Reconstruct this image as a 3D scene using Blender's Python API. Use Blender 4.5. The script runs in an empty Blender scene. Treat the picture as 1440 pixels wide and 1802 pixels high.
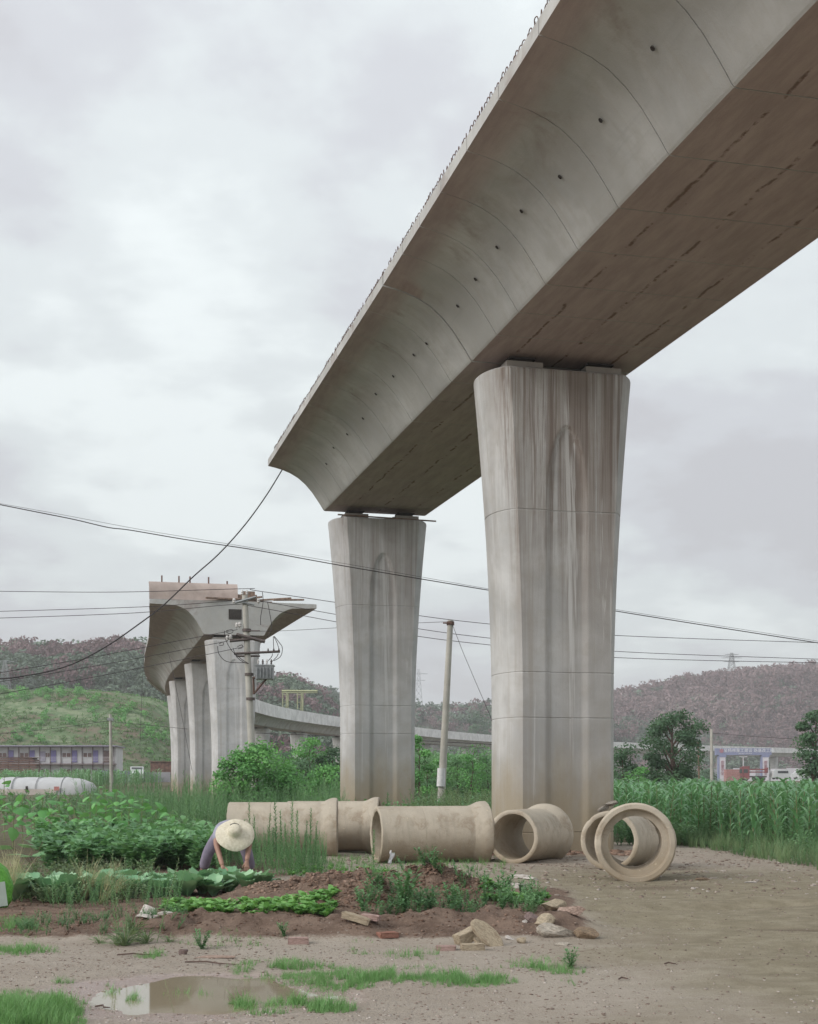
import bpy, bmesh, math, random
import numpy as np
from mathutils import Vector, Matrix
random.seed(11)
rng = np.random.default_rng(11)
R = math.radians
scene = bpy.context.scene

# ------------------------------------------------------------------ camera, sky, sun, exposure
# level view camera on a tripod at eye height, front standard raised (vertical shift)
F_PX, EYE, HORIZON, MIDX = 2350.0, 1.45, 1375.0, 720.0
cam_data = bpy.data.cameras.new('camera')
cam = bpy.data.objects.new('camera', cam_data)
scene.collection.objects.link(cam)
cam.location = (0, 0, EYE)
cam.rotation_euler = (R(90), 0, 0)
cam_data.sensor_fit = 'HORIZONTAL'
cam_data.sensor_width = 36.0
cam_data.lens = 36.0 * F_PX / 1440.0
cam_data.shift_y = (HORIZON - 901.0) / 1440.0
cam_data.clip_start = 0.1
cam_data.clip_end = 6000
scene.camera = cam

SUN_ELEV, SUN_AZ = 31.0, -118.0      # azimuth measured from +Y, negative to the left (west of view)
world = bpy.data.worlds.new('World')
scene.world = world
world.use_nodes = True
wn = world.node_tree
wn.nodes.clear()
def wnode(t, **kw):
    n = wn.nodes.new(t)
    for k, v in kw.items():
        setattr(n, k, v)
    return n
def wmath(op, a, b=None):
    n = wnode('ShaderNodeMath', operation=op)
    for i, v in enumerate((a, b)):
        if v is None:
            continue
        if isinstance(v, (int, float)):
            n.inputs[i].default_value = v
        else:
            wn.links.new(v, n.inputs[i])
    return n.outputs[0]
w_out = wnode('ShaderNodeOutputWorld')
w_bg = wnode('ShaderNodeBackground')
w_bg.inputs['Strength'].default_value = 0.1
sky = wnode('ShaderNodeTexSky', sky_type='NISHITA')
sky.sun_disc = False
sky.sun_elevation = R(SUN_ELEV)
sky.sun_rotation = R(SUN_AZ)
sky.air_density = 1.2
sky.dust_density = 3.0
tc = wnode('ShaderNodeTexCoord')
sep = wnode('ShaderNodeSeparateXYZ')
wn.links.new(tc.outputs['Generated'], sep.inputs[0])
zc = wmath('MAXIMUM', sep.outputs[2], 0.0)
den = wmath('ADD', zc, 0.22)
cmb = wnode('ShaderNodeCombineXYZ')
wn.links.new(wmath('DIVIDE', sep.outputs[0], den), cmb.inputs[0])
wn.links.new(wmath('DIVIDE', sep.outputs[1], den), cmb.inputs[1])
cmb.inputs[2].default_value = 3.7
n1 = wnode('ShaderNodeTexNoise'); n1.inputs['Scale'].default_value = 1.55
n1.inputs['Detail'].default_value = 7; n1.inputs['Roughness'].default_value = 0.50
n1.inputs['Distortion'].default_value = 0.35
wn.links.new(cmb.outputs[0], n1.inputs['Vector'])
n2 = wnode('ShaderNodeTexNoise'); n2.inputs['Scale'].default_value = 4.2
n2.inputs['Detail'].default_value = 5; n2.inputs['Roughness'].default_value = 0.55
wn.links.new(cmb.outputs[0], n2.inputs['Vector'])
cl = wmath('ADD', wmath('MULTIPLY', n1.outputs['Fac'], 0.66), wmath('MULTIPLY', n2.outputs['Fac'], 0.34))
ramp = wnode('ShaderNodeValToRGB')
ramp.color_ramp.interpolation = 'EASE'
cr = ramp.color_ramp.elements
cr[0].position = 0.39; cr[0].color = (0.405, 0.408, 0.432, 1)
cr[1].position = 0.615; cr[1].color = (0.61, 0.65, 0.655, 1)
e = cr.new(0.45); e.color = (0.445, 0.458, 0.485, 1)
e = cr.new(0.53); e.color = (0.515, 0.548, 0.56, 1)
wn.links.new(cl, ramp.inputs[0])
# overcast skies are brighter towards the zenith
vm = wnode('ShaderNodeVectorMath', operation='SCALE')
wn.links.new(ramp.outputs[0], vm.inputs[0])
wn.links.new(wmath('MULTIPLY', wmath('ADD', wmath('MULTIPLY', zc, 0.45), 0.90), 10.0), vm.inputs['Scale'])
wmix = wnode('ShaderNodeMix', data_type='RGBA')
wmix.inputs[0].default_value = 0.95
wn.links.new(sky.outputs[0], wmix.inputs[6])
wn.links.new(vm.outputs[0], wmix.inputs[7])
wn.links.new(wmix.outputs[2], w_bg.inputs['Color'])
wn.links.new(w_bg.outputs[0], w_out.inputs[0])

sun_data = bpy.data.lights.new('sun', 'SUN')
sun_data.energy = 1.5
sun_data.angle = R(30)
sun_data.color = (1.0, 0.965, 0.91)
sun = bpy.data.objects.new('sun', sun_data)
scene.collection.objects.link(sun)
sx = math.sin(R(SUN_AZ)) * math.cos(R(SUN_ELEV)); sy = math.cos(R(SUN_AZ)) * math.cos(R(SUN_ELEV))
sun.rotation_euler = Vector((sx, sy, math.sin(R(SUN_ELEV)))).to_track_quat('Z', 'Y').to_euler()
sun.location = (-30, -20, 40)

scene.view_settings.view_transform = 'Standard'
scene.view_settings.look = 'None'
scene.view_settings.exposure = 0.58
scene.view_settings.gamma = 1.0
scene.view_settings.use_curve_mapping = False
scene.render.engine = 'CYCLES'
scene.cycles.use_denoising = True
scene.cycles.max_bounces = 6
scene.cycles.diffuse_bounces = 3
scene.cycles.transparent_max_bounces = 8
scene.cycles.caustics_reflective = False
scene.cycles.caustics_refractive = False

# ------------------------------------------------------------------ helpers
def W(px, py, Z):
    """place that lies Z metres ahead and shows at photo pixel px, py"""
    return Vector(((px - MIDX) * Z / F_PX, Z, EYE - (py - HORIZON) * Z / F_PX))
def GZ(py):
    return F_PX * EYE / (py - HORIZON)

def _hash(ix, iy, s):
    h = np.sin(ix * 127.1 + iy * 311.7 + s * 74.7) * 43758.5453
    return h - np.floor(h)
def vnoise(x, y, s=0):
    x = np.asarray(x, float); y = np.asarray(y, float)
    ix = np.floor(x); iy = np.floor(y); fx = x - ix; fy = y - iy
    fx = fx * fx * (3 - 2 * fx); fy = fy * fy * (3 - 2 * fy)
    a = _hash(ix, iy, s); b = _hash(ix + 1, iy, s); c = _hash(ix, iy + 1, s); d = _hash(ix + 1, iy + 1, s)
    return (a + (b - a) * fx) * (1 - fy) + (c + (d - c) * fx) * fy
def fbm(x, y, o=4, s=0):
    v = 0; a = 0.5; t = 0
    for i in range(o):
        v = v + a * vnoise(np.asarray(x) * 2 ** i, np.asarray(y) * 2 ** i, s + i * 3.1); t += a; a *= 0.5
    return v / t
def sstep(a, b, x):
    t = np.clip((np.asarray(x, float) - a) / (b - a), 0, 1)
    return t * t * (3 - 2 * t)
def ell(x, y, cx, cy, rx, ry, soft=0.35, rot=0.0):
    c, s = math.cos(rot), math.sin(rot)
    dx = (x - cx) * c + (y - cy) * s; dy = -(x - cx) * s + (y - cy) * c
    d = np.sqrt((dx / rx) ** 2 + (dy / ry) ** 2)
    return 1 - sstep(1 - soft, 1 + soft, d)

# places of the ground, metres
PUD = (-1.42, 9.15, 0.62, 0.62)
MOUND = [(-1.25, 16.3, .80, .70, .22), (-0.40, 15.6, .80, .65, .26), (0.50, 15.5, .55, .50, .29), (-0.55, 14.7, .6, .5, .11)]
def soil_mask(x, y):
    wob = (fbm(x * .8, y * .8, 3, 5) - .5) * 1.0
    # the garden: everything left of a line that runs back from the stone corner
    right = 1.75 + .25 * (y - 13) * .2 + wob * .5
    m = sstep(0.25, -0.25, x - right) * sstep(12.0, 12.5, y + wob * .5) * sstep(19.0, 17.2, y + wob)
    m2 = sstep(-1.6, -2.4, x + wob) * sstep(12.0, 12.6, y + wob * .5) * sstep(60, 40, y)
    far_left = sstep(-1.9, -2.6, x + wob) * sstep(16, 18, y)
    return np.clip(np.maximum(m, m2), 0, 1)
def ht(x, y):
    x = np.asarray(x, float); y = np.asarray(y, float)
    near = sstep(60, 30, y)
    z = (fbm(x * .35, y * .35, 3, 1) - .5) * .10 * near + (fbm(x * 2.3, y * 2.3, 3, 2) - .5) * .035 * near
    sm = soil_mask(x, y)
    clod = (fbm(x * 5, y * 5, 4, 3) - .5)
    z = z + sm * (.05 + clod * .085)
    # ridge along the front of the bed
    yr = 12.75 + .12 * np.sin(x * 2.1) + .1 * (x + 1)
    rid = np.exp(-((y - yr) / .33) ** 2) * sstep(-3.4, -2.5, x) * sstep(2.0, 1.3, x)
    z = z + rid * (.12 + clod * .16)
    for (cx, cy, rx, ry, h) in MOUND:
        d2 = ((x - cx) / rx) ** 2 + ((y - cy) / ry) ** 2
        prof = np.exp(-d2 ** 1.6)
        z = z + h * prof * (.85 + .55 * clod) + prof * clod * .07
    # puddle hollow
    p = ell(x, y, PUD[0], PUD[1], PUD[2] * 1.5, PUD[3] * 1.5, .7)
    z = z * (1 - .45 * p) - .050 * p
    # wheel ruts on the track
    for (x0, y0, x1, y1, w, dpt) in [(1.7, 15.0, 4.6, 15.8, .28, .06), (2.4, 13.6, 5.6, 13.0, .5, .05), (1.2, 10.5, 6, 12.2, .3, .03)]:
        t = np.clip(((x - x0) * (x1 - x0) + (y - y0) * (y1 - y0)) / ((x1 - x0) ** 2 + (y1 - y0) ** 2), 0, 1)
        d = np.hypot(x - x0 - t * (x1 - x0), y - y0 - t * (y1 - y0))
        z = z - dpt * np.exp(-(d / w) ** 2) + .4 * dpt * np.exp(-((d - 1.6 * w) / w) ** 2)
    z = z + 1.5 * sstep(90, 210, y)
    return z
def hz(x, y):
    return float(ht(np.array([x]), np.array([y]))[0])
def G(px, py):
    Z = GZ(py); x = (px - MIDX) * Z / F_PX
    return Vector((x, Z, hz(x, Z)))

# ---- objects
COL = scene.collection
def tag(o, label=None, cat=None, group=None, kind=None):
    if label: o['label'] = label
    if cat: o['category'] = cat
    if group: o['group'] = group
    if kind: o['kind'] = kind
    return o
def link(o, parent=None):
    COL.objects.link(o)
    if parent is not None:
        o.parent = parent
    return o
def empty(name, loc=(0, 0, 0), rz=0.0):
    o = bpy.data.objects.new(name, None)
    o.location = loc; o.rotation_euler = (0, 0, rz)
    return link(o)
def new_obj(name, mesh, parent=None, loc=None, rot=None, scale=None):
    o = bpy.data.objects.new(name, mesh)
    if loc is not None: o.location = loc
    if rot is not None: o.rotation_euler = rot
    if scale is not None: o.scale = scale if hasattr(scale, '__len__') else (scale,) * 3
    return link(o, parent)
def mesh_np(name, V, Q, mats, smooth=False, tint=None, attrs=None, midx=None):
    V = np.ascontiguousarray(V, dtype=np.float32); Q = np.ascontiguousarray(Q, dtype=np.int32)
    m = bpy.data.meshes.new(name)
    k = Q.shape[1]
    m.vertices.add(len(V)); m.vertices.foreach_set('co', V.ravel())
    m.loops.add(Q.size); m.loops.foreach_set('vertex_index', Q.ravel())
    m.polygons.add(len(Q))
    m.polygons.foreach_set('loop_start', np.arange(0, Q.size, k, dtype=np.int32))
    m.polygons.foreach_set('loop_total', np.full(len(Q), k, dtype=np.int32))
    if midx is not None:
        m.polygons.foreach_set('material_index', np.ascontiguousarray(midx, dtype=np.int32))
    if smooth:
        m.polygons.foreach_set('use_smooth', np.ones(len(Q), dtype=bool))
    for mt in (mats if isinstance(mats, (list, tuple)) else [mats]):
        m.materials.append(mt)
    if tint is not None:
        a = m.attributes.new('tint', 'FLOAT', 'POINT'); a.data.foreach_set('value', np.ascontiguousarray(tint, dtype=np.float32))
    for nm, arr in (attrs or {}).items():
        a = m.attributes.new(nm, 'FLOAT', 'POINT'); a.data.foreach_set('value', np.ascontiguousarray(arr, dtype=np.float32))
    m.update(calc_edges=True)
    return m
class MB:
    """collects shapes for ONE mesh"""
    def __init__(self): self.v = []; self.f = []
    def add(self, vs, fs):
        o = len(self.v); self.v += [tuple(p) for p in vs]; self.f += [tuple(i + o for i in f) for f in fs]; return self
    def box(self, c, s, rz=0.0, rx=0.0, ry=0.0):
        m = Matrix.Rotation(rz, 3, 'Z') @ Matrix.Rotation(ry, 3, 'Y') @ Matrix.Rotation(rx, 3, 'X')
        vs = [Vector(c) + m @ Vector((sx * s[0] / 2, sy * s[1] / 2, sz * s[2] / 2)) for sx in (-1, 1) for sy in (-1, 1) for sz in (-1, 1)]
        return self.add(vs, [(0, 1, 3, 2), (4, 6, 7, 5), (0, 4, 5, 1), (2, 3, 7, 6), (0, 2, 6, 4), (1, 5, 7, 3)])
    def tube(self, pts, rad, n=8, cap=True):
        pts = [Vector(p) for p in pts]
        if not hasattr(rad, '__len__'): rad = [rad] * len(pts)
        vs = []; fs = []
        up = None
        for i, p in enumerate(pts):
            t = (pts[min(i + 1, len(pts) - 1)] - pts[max(i - 1, 0)])
            if t.length < 1e-9: t = Vector((0, 0, 1))
            t.normalize()
            if up is None:
                up = Vector((0, 0, 1)) if abs(t.z) < .9 else Vector((1, 0, 0))
            a = up.cross(t)
            if a.length < 1e-6: a = Vector((0, 1, 0)).cross(t)
            a.normalize(); b = t.cross(a); up = b
            for k in range(n):
                an = 2 * math.pi * k / n
                vs.append(p + (a * math.cos(an) + b * math.sin(an)) * rad[i])
        for i in range(len(pts) - 1):
            for k in range(n):
                k2 = (k + 1) % n
                fs.append((i * n + k, i * n + k2, (i + 1) * n + k2, (i + 1) * n + k))
        if cap:
            fs.append(tuple(range(n))[::-1]); fs.append(tuple((len(pts) - 1) * n + k for k in range(n)))
        return self.add(vs, fs)
    def bar(self, a, b, w, h=None):
        """rectangular bar between two points"""
        return self.tube([a, b], [w * .7071, w * .7071], 4)
    def lathe(self, prof, n=32, axis='Z', closed=False):
        vs = []; fs = []
        for (r, z) in prof:
            for k in range(n):
                an = 2 * math.pi * k / n
                if axis == 'Z': vs.append((r * math.cos(an), r * math.sin(an), z))
                else: vs.append((z, r * math.cos(an), r * math.sin(an)))
        m = len(prof)
        for i in range(m if closed else m - 1):
            j = (i + 1) % m
            for k in range(n):
                k2 = (k + 1) % n
                fs.append((i * n + k, i * n + k2, j * n + k2, j * n + k))
        return self.add(vs, fs)
    def mesh(self, name, mat, smooth=False):
        m = bpy.data.meshes.new(name)
        m.from_pydata(self.v, [], self.f)
        if smooth:
            for p in m.polygons: p.use_smooth = True
            if smooth is not True:
                try: m.set_sharp_from_angle(angle=R(smooth))
                except Exception: pass
        for mt in (mat if isinstance(mat, (list, tuple)) else [mat]): m.materials.append(mt)
        m.update()
        return m
    def build(self, name, mat, parent=None, smooth=False, loc=None, rot=None):
        return new_obj(name, self.mesh(name, mat, smooth), parent, loc, rot)

# ------------------------------------------------------------------ materials
class NT:
    def __init__(self, name):
        self.m = bpy.data.materials.new(name); self.m.use_nodes = True
        self.t = self.m.node_tree; self.t.nodes.clear()
        self.out = self.n('ShaderNodeOutputMaterial')
        self.co = self.n('ShaderNodeTexCoord').outputs['Object']
    def n(self, ty, **kw):
        x = self.t.nodes.new(ty)
        for k, v in kw.items(): setattr(x, k, v)
        return x
    def put(self, sock, v):
        if v is None: return
        if isinstance(v, bpy.types.NodeSocket): self.t.links.new(v, sock)
        elif isinstance(v, (tuple, list)) and sock.type == 'RGBA' and len(v) == 3: sock.default_value = (*v, 1)
        else: sock.default_value = v
    def vscale(self, s, co=None):
        x = self.n('ShaderNodeMapping'); self.put(x.inputs[0], co or self.co); x.inputs['Scale'].default_value = s; return x.outputs[0]
    def noise(self, scale=1, detail=4, rough=.55, co=None, dist=0.0, col=False):
        x = self.n('ShaderNodeTexNoise'); self.put(x.inputs['Vector'], co or self.co)
        x.inputs['Scale'].default_value = scale; x.inputs['Detail'].default_value = detail
        x.inputs['Roughness'].default_value = rough; x.inputs['Distortion'].default_value = dist
        return x.outputs['Color' if col else 'Fac']
    def voro(self, scale=1, co=None, feature='F1', out='Distance', rnd=1.0):
        x = self.n('ShaderNodeTexVoronoi', feature=feature); self.put(x.inputs['Vector'], co or self.co)
        x.inputs['Scale'].default_value = scale; x.inputs['Randomness'].default_value = rnd; return x.outputs[out]
    def math(self, op, a, b=0.0, c=None, clamp=False):
        x = self.n('ShaderNodeMath', operation=op, use_clamp=clamp)
        self.put(x.inputs[0], a); self.put(x.inputs[1], b)
        if c is not None: self.put(x.inputs[2], c)
        return x.outputs[0]
    def mr(self, v, a, b, c=0.0, d=1.0):
        x = self.n('ShaderNodeMapRange', interpolation_type='SMOOTHSTEP'); self.put(x.inputs[0], v)
        for i, k in enumerate((a, b, c, d)): x.inputs[i + 1].default_value = k
        return x.outputs[0]
    def mix(self, f, a, b, blend='MIX'):
        x = self.n('ShaderNodeMix', data_type='RGBA', blend_type=blend)
        self.put(x.inputs[0], f); self.put(x.inputs[6], a); self.put(x.inputs[7], b); return x.outputs[2]
    def ramp(self, f, els):
        x = self.n('ShaderNodeValToRGB'); self.put(x.inputs[0], f); e = x.color_ramp.elements
        e[0].position, e[0].color = els[0][0], (*els[0][1], 1)
        e[1].position, e[1].color = els[-1][0], (*els[-1][1], 1)
        for p, c in els[1:-1]:
            q = e.new(p); q.color = (*c, 1)
        return x.outputs[0]
    def attr(self, name):
        return self.n('ShaderNodeAttribute', attribute_name=name).outputs['Fac']
    def xyz(self, co=None):
        x = self.n('ShaderNodeSeparateXYZ'); self.put(x.inputs[0], co or self.co); return x.outputs
    def bump(self, h, strength=.3, dist=.02, normal=None):
        x = self.n('ShaderNodeBump'); self.put(x.inputs['Height'], h)
        x.inputs['Strength'].default_value = strength; x.inputs['Distance'].default_value = dist
        if normal is not None: self.put(x.inputs['Normal'], normal)
        return x.outputs[0]
    def principled(self, col, rough=.8, normal=None, metal=0.0, spec=.3, **kw):
        x = self.n('ShaderNodeBsdfPrincipled')
        self.put(x.inputs['Base Color'], col); self.put(x.inputs['Roughness'], rough); self.put(x.inputs['Metallic'], metal)
        x.inputs['Specular IOR Level'].default_value = spec
        if normal is not None: self.put(x.inputs['Normal'], normal)
        for k, v in kw.items(): self.put(x.inputs[k], v)
        self.t.links.new(x.outputs[0], self.out.inputs[0])
        return x
def simple(name, col, rough=.7, var=.25, scale=6.0, bump=.15, metal=0.0, spec=.3):
    t = NT(name)
    n = t.noise(scale, 5, .6)
    n2 = t.noise(scale * 9, 3, .6)
    dark = tuple(c * (1 - var) for c in col); lite = tuple(min(1, c * (1 + var)) for c in col)
    c = t.mix(t.mr(n, .3, .7), dark, lite)
    c = t.mix(t.math('MULTIPLY', t.mr(n2, .35, .75), .35), c, dark)
    t.principled(c, rough, t.bump(n2, bump, .01), metal, spec)
    return t.m
def leaf_mat(name, c0, c1, c2, rough=.55, trans=.28, spec=.25):
    """foliage: per-plant tint, fine mottling, light passing through"""
    t = NT(name)
    tint = t.attr('tint')
    n = t.noise(3.0, 3, .6)
    f = t.math('ADD', t.math('MULTIPLY', tint, .75), t.math('MULTIPLY', n, .25))
    g = 1.8
    c0, c1, c2 = [tuple(min(.6, v * g) for v in c) for c in (c0, c1, c2)]
    c = t.ramp(f, [(.12, c0), (.5, c1), (.9, c2)])
    p = t.n('ShaderNodeBsdfPrincipled'); t.put(p.inputs['Base Color'], c); p.inputs['Roughness'].default_value = rough
    p.inputs['Specular IOR Level'].default_value = spec
    tr = t.n('ShaderNodeBsdfTranslucent'); t.put(tr.inputs[0], t.mix(.5, c, (c2[0] * 1.1, c2[1] * 1.15, c2[2] * .7)))
    mx = t.n('ShaderNodeMixShader'); mx.inputs[0].default_value = trans
    t.t.links.new(p.outputs[0], mx.inputs[1]); t.t.links.new(tr.outputs[0], mx.inputs[2])
    t.t.links.new(mx.outputs[0], t.out.inputs[0])
    return t.m

def concrete(name, base, kind, stain=1.0):
    t = NT(name)
    x, y, z = t.xyz()
    big = t.noise(.55, 5, .6, dist=.4)
    med = t.noise(2.7, 6, .62)
    fine = t.noise(38, 4, .65)
    b = np.array(base)
    c = t.mix(t.mr(big, .32, .68), tuple(b * .80), tuple(b * 1.10))
    c = t.mix(t.math('MULTIPLY', t.mr(med, .42, .75), .45), c, tuple(b * np.array((.74, .70, .64))))
    c = t.mix(t.math('MULTIPLY', t.mr(fine, .5, .8), .25), c, tuple(b * .72))
    hb = t.math('ADD', t.math('MULTIPLY', med, .5), t.math('MULTIPLY', fine, .3))
    rough = .82
    nz = t.n('ShaderNodeNewGeometry').outputs['Normal']
    gx, gy, gz = t.xyz(nz)
    if kind == 'girder':
        # shutter board lines run along the beam, panels were cast one after another
        panel = t.noise(1.0, 1, .5, co=t.vscale((.01, .42, .01)))
        c = t.mix(t.math('MULTIPLY', t.mr(panel, .38, .62), .5), c, tuple(b * np.array((.80, .79, .77))))
        run = t.noise(1.0, 5, .7, co=t.vscale((.5, 7.0, .5)))
        c = t.mix(t.math('MULTIPLY', t.mr(run, .50, .72), .5), c, tuple(b * np.array((.80, .76, .71))))
        run2 = t.noise(1.0, 5, .75, co=t.vscale((6.0, .30, 6.0)))
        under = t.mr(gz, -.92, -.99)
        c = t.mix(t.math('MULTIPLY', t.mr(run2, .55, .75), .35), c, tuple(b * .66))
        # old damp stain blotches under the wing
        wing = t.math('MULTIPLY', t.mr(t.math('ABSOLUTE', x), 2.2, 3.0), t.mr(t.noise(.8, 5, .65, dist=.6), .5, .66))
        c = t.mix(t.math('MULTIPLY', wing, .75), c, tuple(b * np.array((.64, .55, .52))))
        # soffit: rougher; its shade painted darker and redder; rows of spalls along the shutter seams
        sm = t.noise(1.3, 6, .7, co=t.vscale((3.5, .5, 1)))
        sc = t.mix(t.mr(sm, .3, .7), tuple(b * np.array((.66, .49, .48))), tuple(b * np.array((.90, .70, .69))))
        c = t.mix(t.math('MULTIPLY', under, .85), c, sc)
        wav = t.math('MULTIPLY', t.math('SUBTRACT', t.noise(1.7, 4, .6), .5), .22)
        xx = t.math('ADD', x, wav)
        spall = None
        for xo in (-1.05, 0.0, 1.12):
            d = t.math('ABSOLUTE', t.math('SUBTRACT', xx, xo))
            q = t.mr(d, .044, .008)
            spall = q if spall is None else t.math('MAXIMUM', spall, q)
        gate = t.mr(t.noise(1.0, 5, .75, co=t.vscale((1.2, 1.0, .3))), .465, .56)
        spall = t.math('MULTIPLY', t.math('MULTIPLY', spall, gate), under)
        pit = t.math('MULTIPLY', t.mr(t.noise(2.2, 5, .7, co=t.vscale((1.4, .8, 1))), .70, .74), under)
        spall = t.math('MAXIMUM', spall, pit)
        c = t.mix(spall, c, tuple(b * np.array((.36, .24, .20))))
        hb = t.math('SUBTRACT', hb, t.math('MULTIPLY', spall, 1.2))
        hb = t.math('ADD', hb, t.math('MULTIPLY', run2, .25))
    if kind == 'pier':
        st = t.noise(1.0, 7, .70, co=t.vscale((2.7, 2.7, .085)), dist=.30)
        st2 = t.noise(1.0, 5, .72, co=t.vscale((9, 9, .14)), dist=.2)
        up = t.mr(z, 2.5, 9.3, .22, 1.0)
        front = t.mr(gy, -.55, -.9)
        brown = t.math('MULTIPLY', t.math('MULTIPLY', t.mr(st, .38, .56), up), t.mr(front, 0, 1, .30, 1.0))  # brown stains, heavier on the front where girder shade is painted in too
        c = t.mix(t.math('MULTIPLY', brown, .80 * stain), c, tuple(b * np.array((.46, .375, .325))))
        c = t.mix(t.math('MULTIPLY', t.mr(st2, .52, .7), .45), c, tuple(b * np.array((.70, .64, .57))))
        drip = t.math('MULTIPLY', t.mr(t.noise(1.0, 5, .7, co=t.vscale((6.5, 6.5, .10)), dist=.25), .51, .57), t.math('MULTIPLY', t.mr(t.math('ADD', z, t.math('MULTIPLY', t.noise(1.5, 3, .6), 3.0)), 6.6, 9.8), front))
        c = t.mix(t.math('MULTIPLY', drip, .58 * stain), c, tuple(b * np.array((.34, .255, .215))))
        pale = t.math('MULTIPLY', t.mr(t.noise(1.0, 5, .7, co=t.vscale((3.4, 3.4, .11)), dist=.35), .57, .63), t.mr(front, 0, 1, .35, 1.0))
        c = t.mix(t.math('MULTIPLY', pale, .35 + .4 * stain), c, tuple(np.minimum(1, b * 1.22)))
        # splash dirt and rising damp at the foot
        edge = t.math('ADD', z, t.math('MULTIPLY', t.math('SUBTRACT', t.noise(1.6, 5, .6, co=t.vscale((1, 1, .35))), .5), 2.6))
        foot = t.mr(edge, 2.7, .7)
        c = t.mix(t.math('MULTIPLY', foot, .80), c, tuple(b * np.array((.62, .51, .34))))
        foot2 = t.mr(edge, .95, .1)
        c = t.mix(t.math('MULTIPLY', foot2, .6), c, tuple(b * np.array((.56, .44, .30))))
        hb = t.math('ADD', hb, t.math('MULTIPLY', st2, .3))
    if kind == 'pipe':
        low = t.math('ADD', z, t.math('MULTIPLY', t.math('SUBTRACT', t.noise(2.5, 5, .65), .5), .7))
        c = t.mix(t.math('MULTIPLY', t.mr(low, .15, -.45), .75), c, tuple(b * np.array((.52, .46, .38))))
        blot = t.mr(t.noise(2.4, 7, .75, dist=.6), .50, .66)
        c = t.mix(t.math('MULTIPLY', blot, .65), c, tuple(b * np.array((.56, .48, .42))))
        run = t.noise(1.0, 4, .7, co=t.vscale((9, 2.0, 2.0)))
        c = t.mix(t.math('MULTIPLY', t.mr(run, .45, .7), .5), c, tuple(b * .70))
        lich = t.mr(t.noise(16, 3, .7), .64, .72)
        c = t.mix(t.math('MULTIPLY', lich, .5), c, tuple(np.minimum(1, b * np.array((1.25, 1.22, 1.1)))))
    t.principled(c, rough, t.bump(hb, .5, .03), spec=.2)
    return t.m

M = {}
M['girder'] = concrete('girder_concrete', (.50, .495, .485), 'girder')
M['pier'] = concrete('pier_concrete', (.505, .50, .495), 'pier')
M['pier_mid'] = concrete('pier_concrete_fresh', (.505, .50, .505), 'pier', .5)
M['pier_clean'] = concrete('pier_concrete_clean', (.54, .535, .54), 'pier', .12)
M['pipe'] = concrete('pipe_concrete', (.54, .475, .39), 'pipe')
M['plain'] = concrete('plain_concrete', (.36, .335, .31), 'plain')
M['polecon'] = concrete('pole_concrete', (.46, .44, .40), 'plain')
M['rust'] = simple('rusty_steel', (.13, .075, .06), .8, .4, 14)
M['steel'] = simple('grey_steel', (.30, .31, .32), .5, .2, 8, metal=.3)
M['darksteel'] = simple('dark_bracket_steel', (.11, .085, .08), .7, .3, 10)
M['wire'] = simple('cable_black', (.05, .042, .045), .7, .2, 3)
M['porcelain'] = simple('porcelain', (.55, .52, .50), .3, .15, 9, spec=.5)
M['hole'] = simple('hole_dark', (.05, .042, .038), .95, .3, 9)
M['rubber'] = simple('bearing_rubber', (.055, .05, .05), .8, .2, 9)
M['wood'] = simple('old_timber', (.24, .165, .125), .85, .4, 5, .4)
M['brown_rod'] = simple('rusted_rod', (.16, .085, .065), .85, .3, 12)
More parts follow.
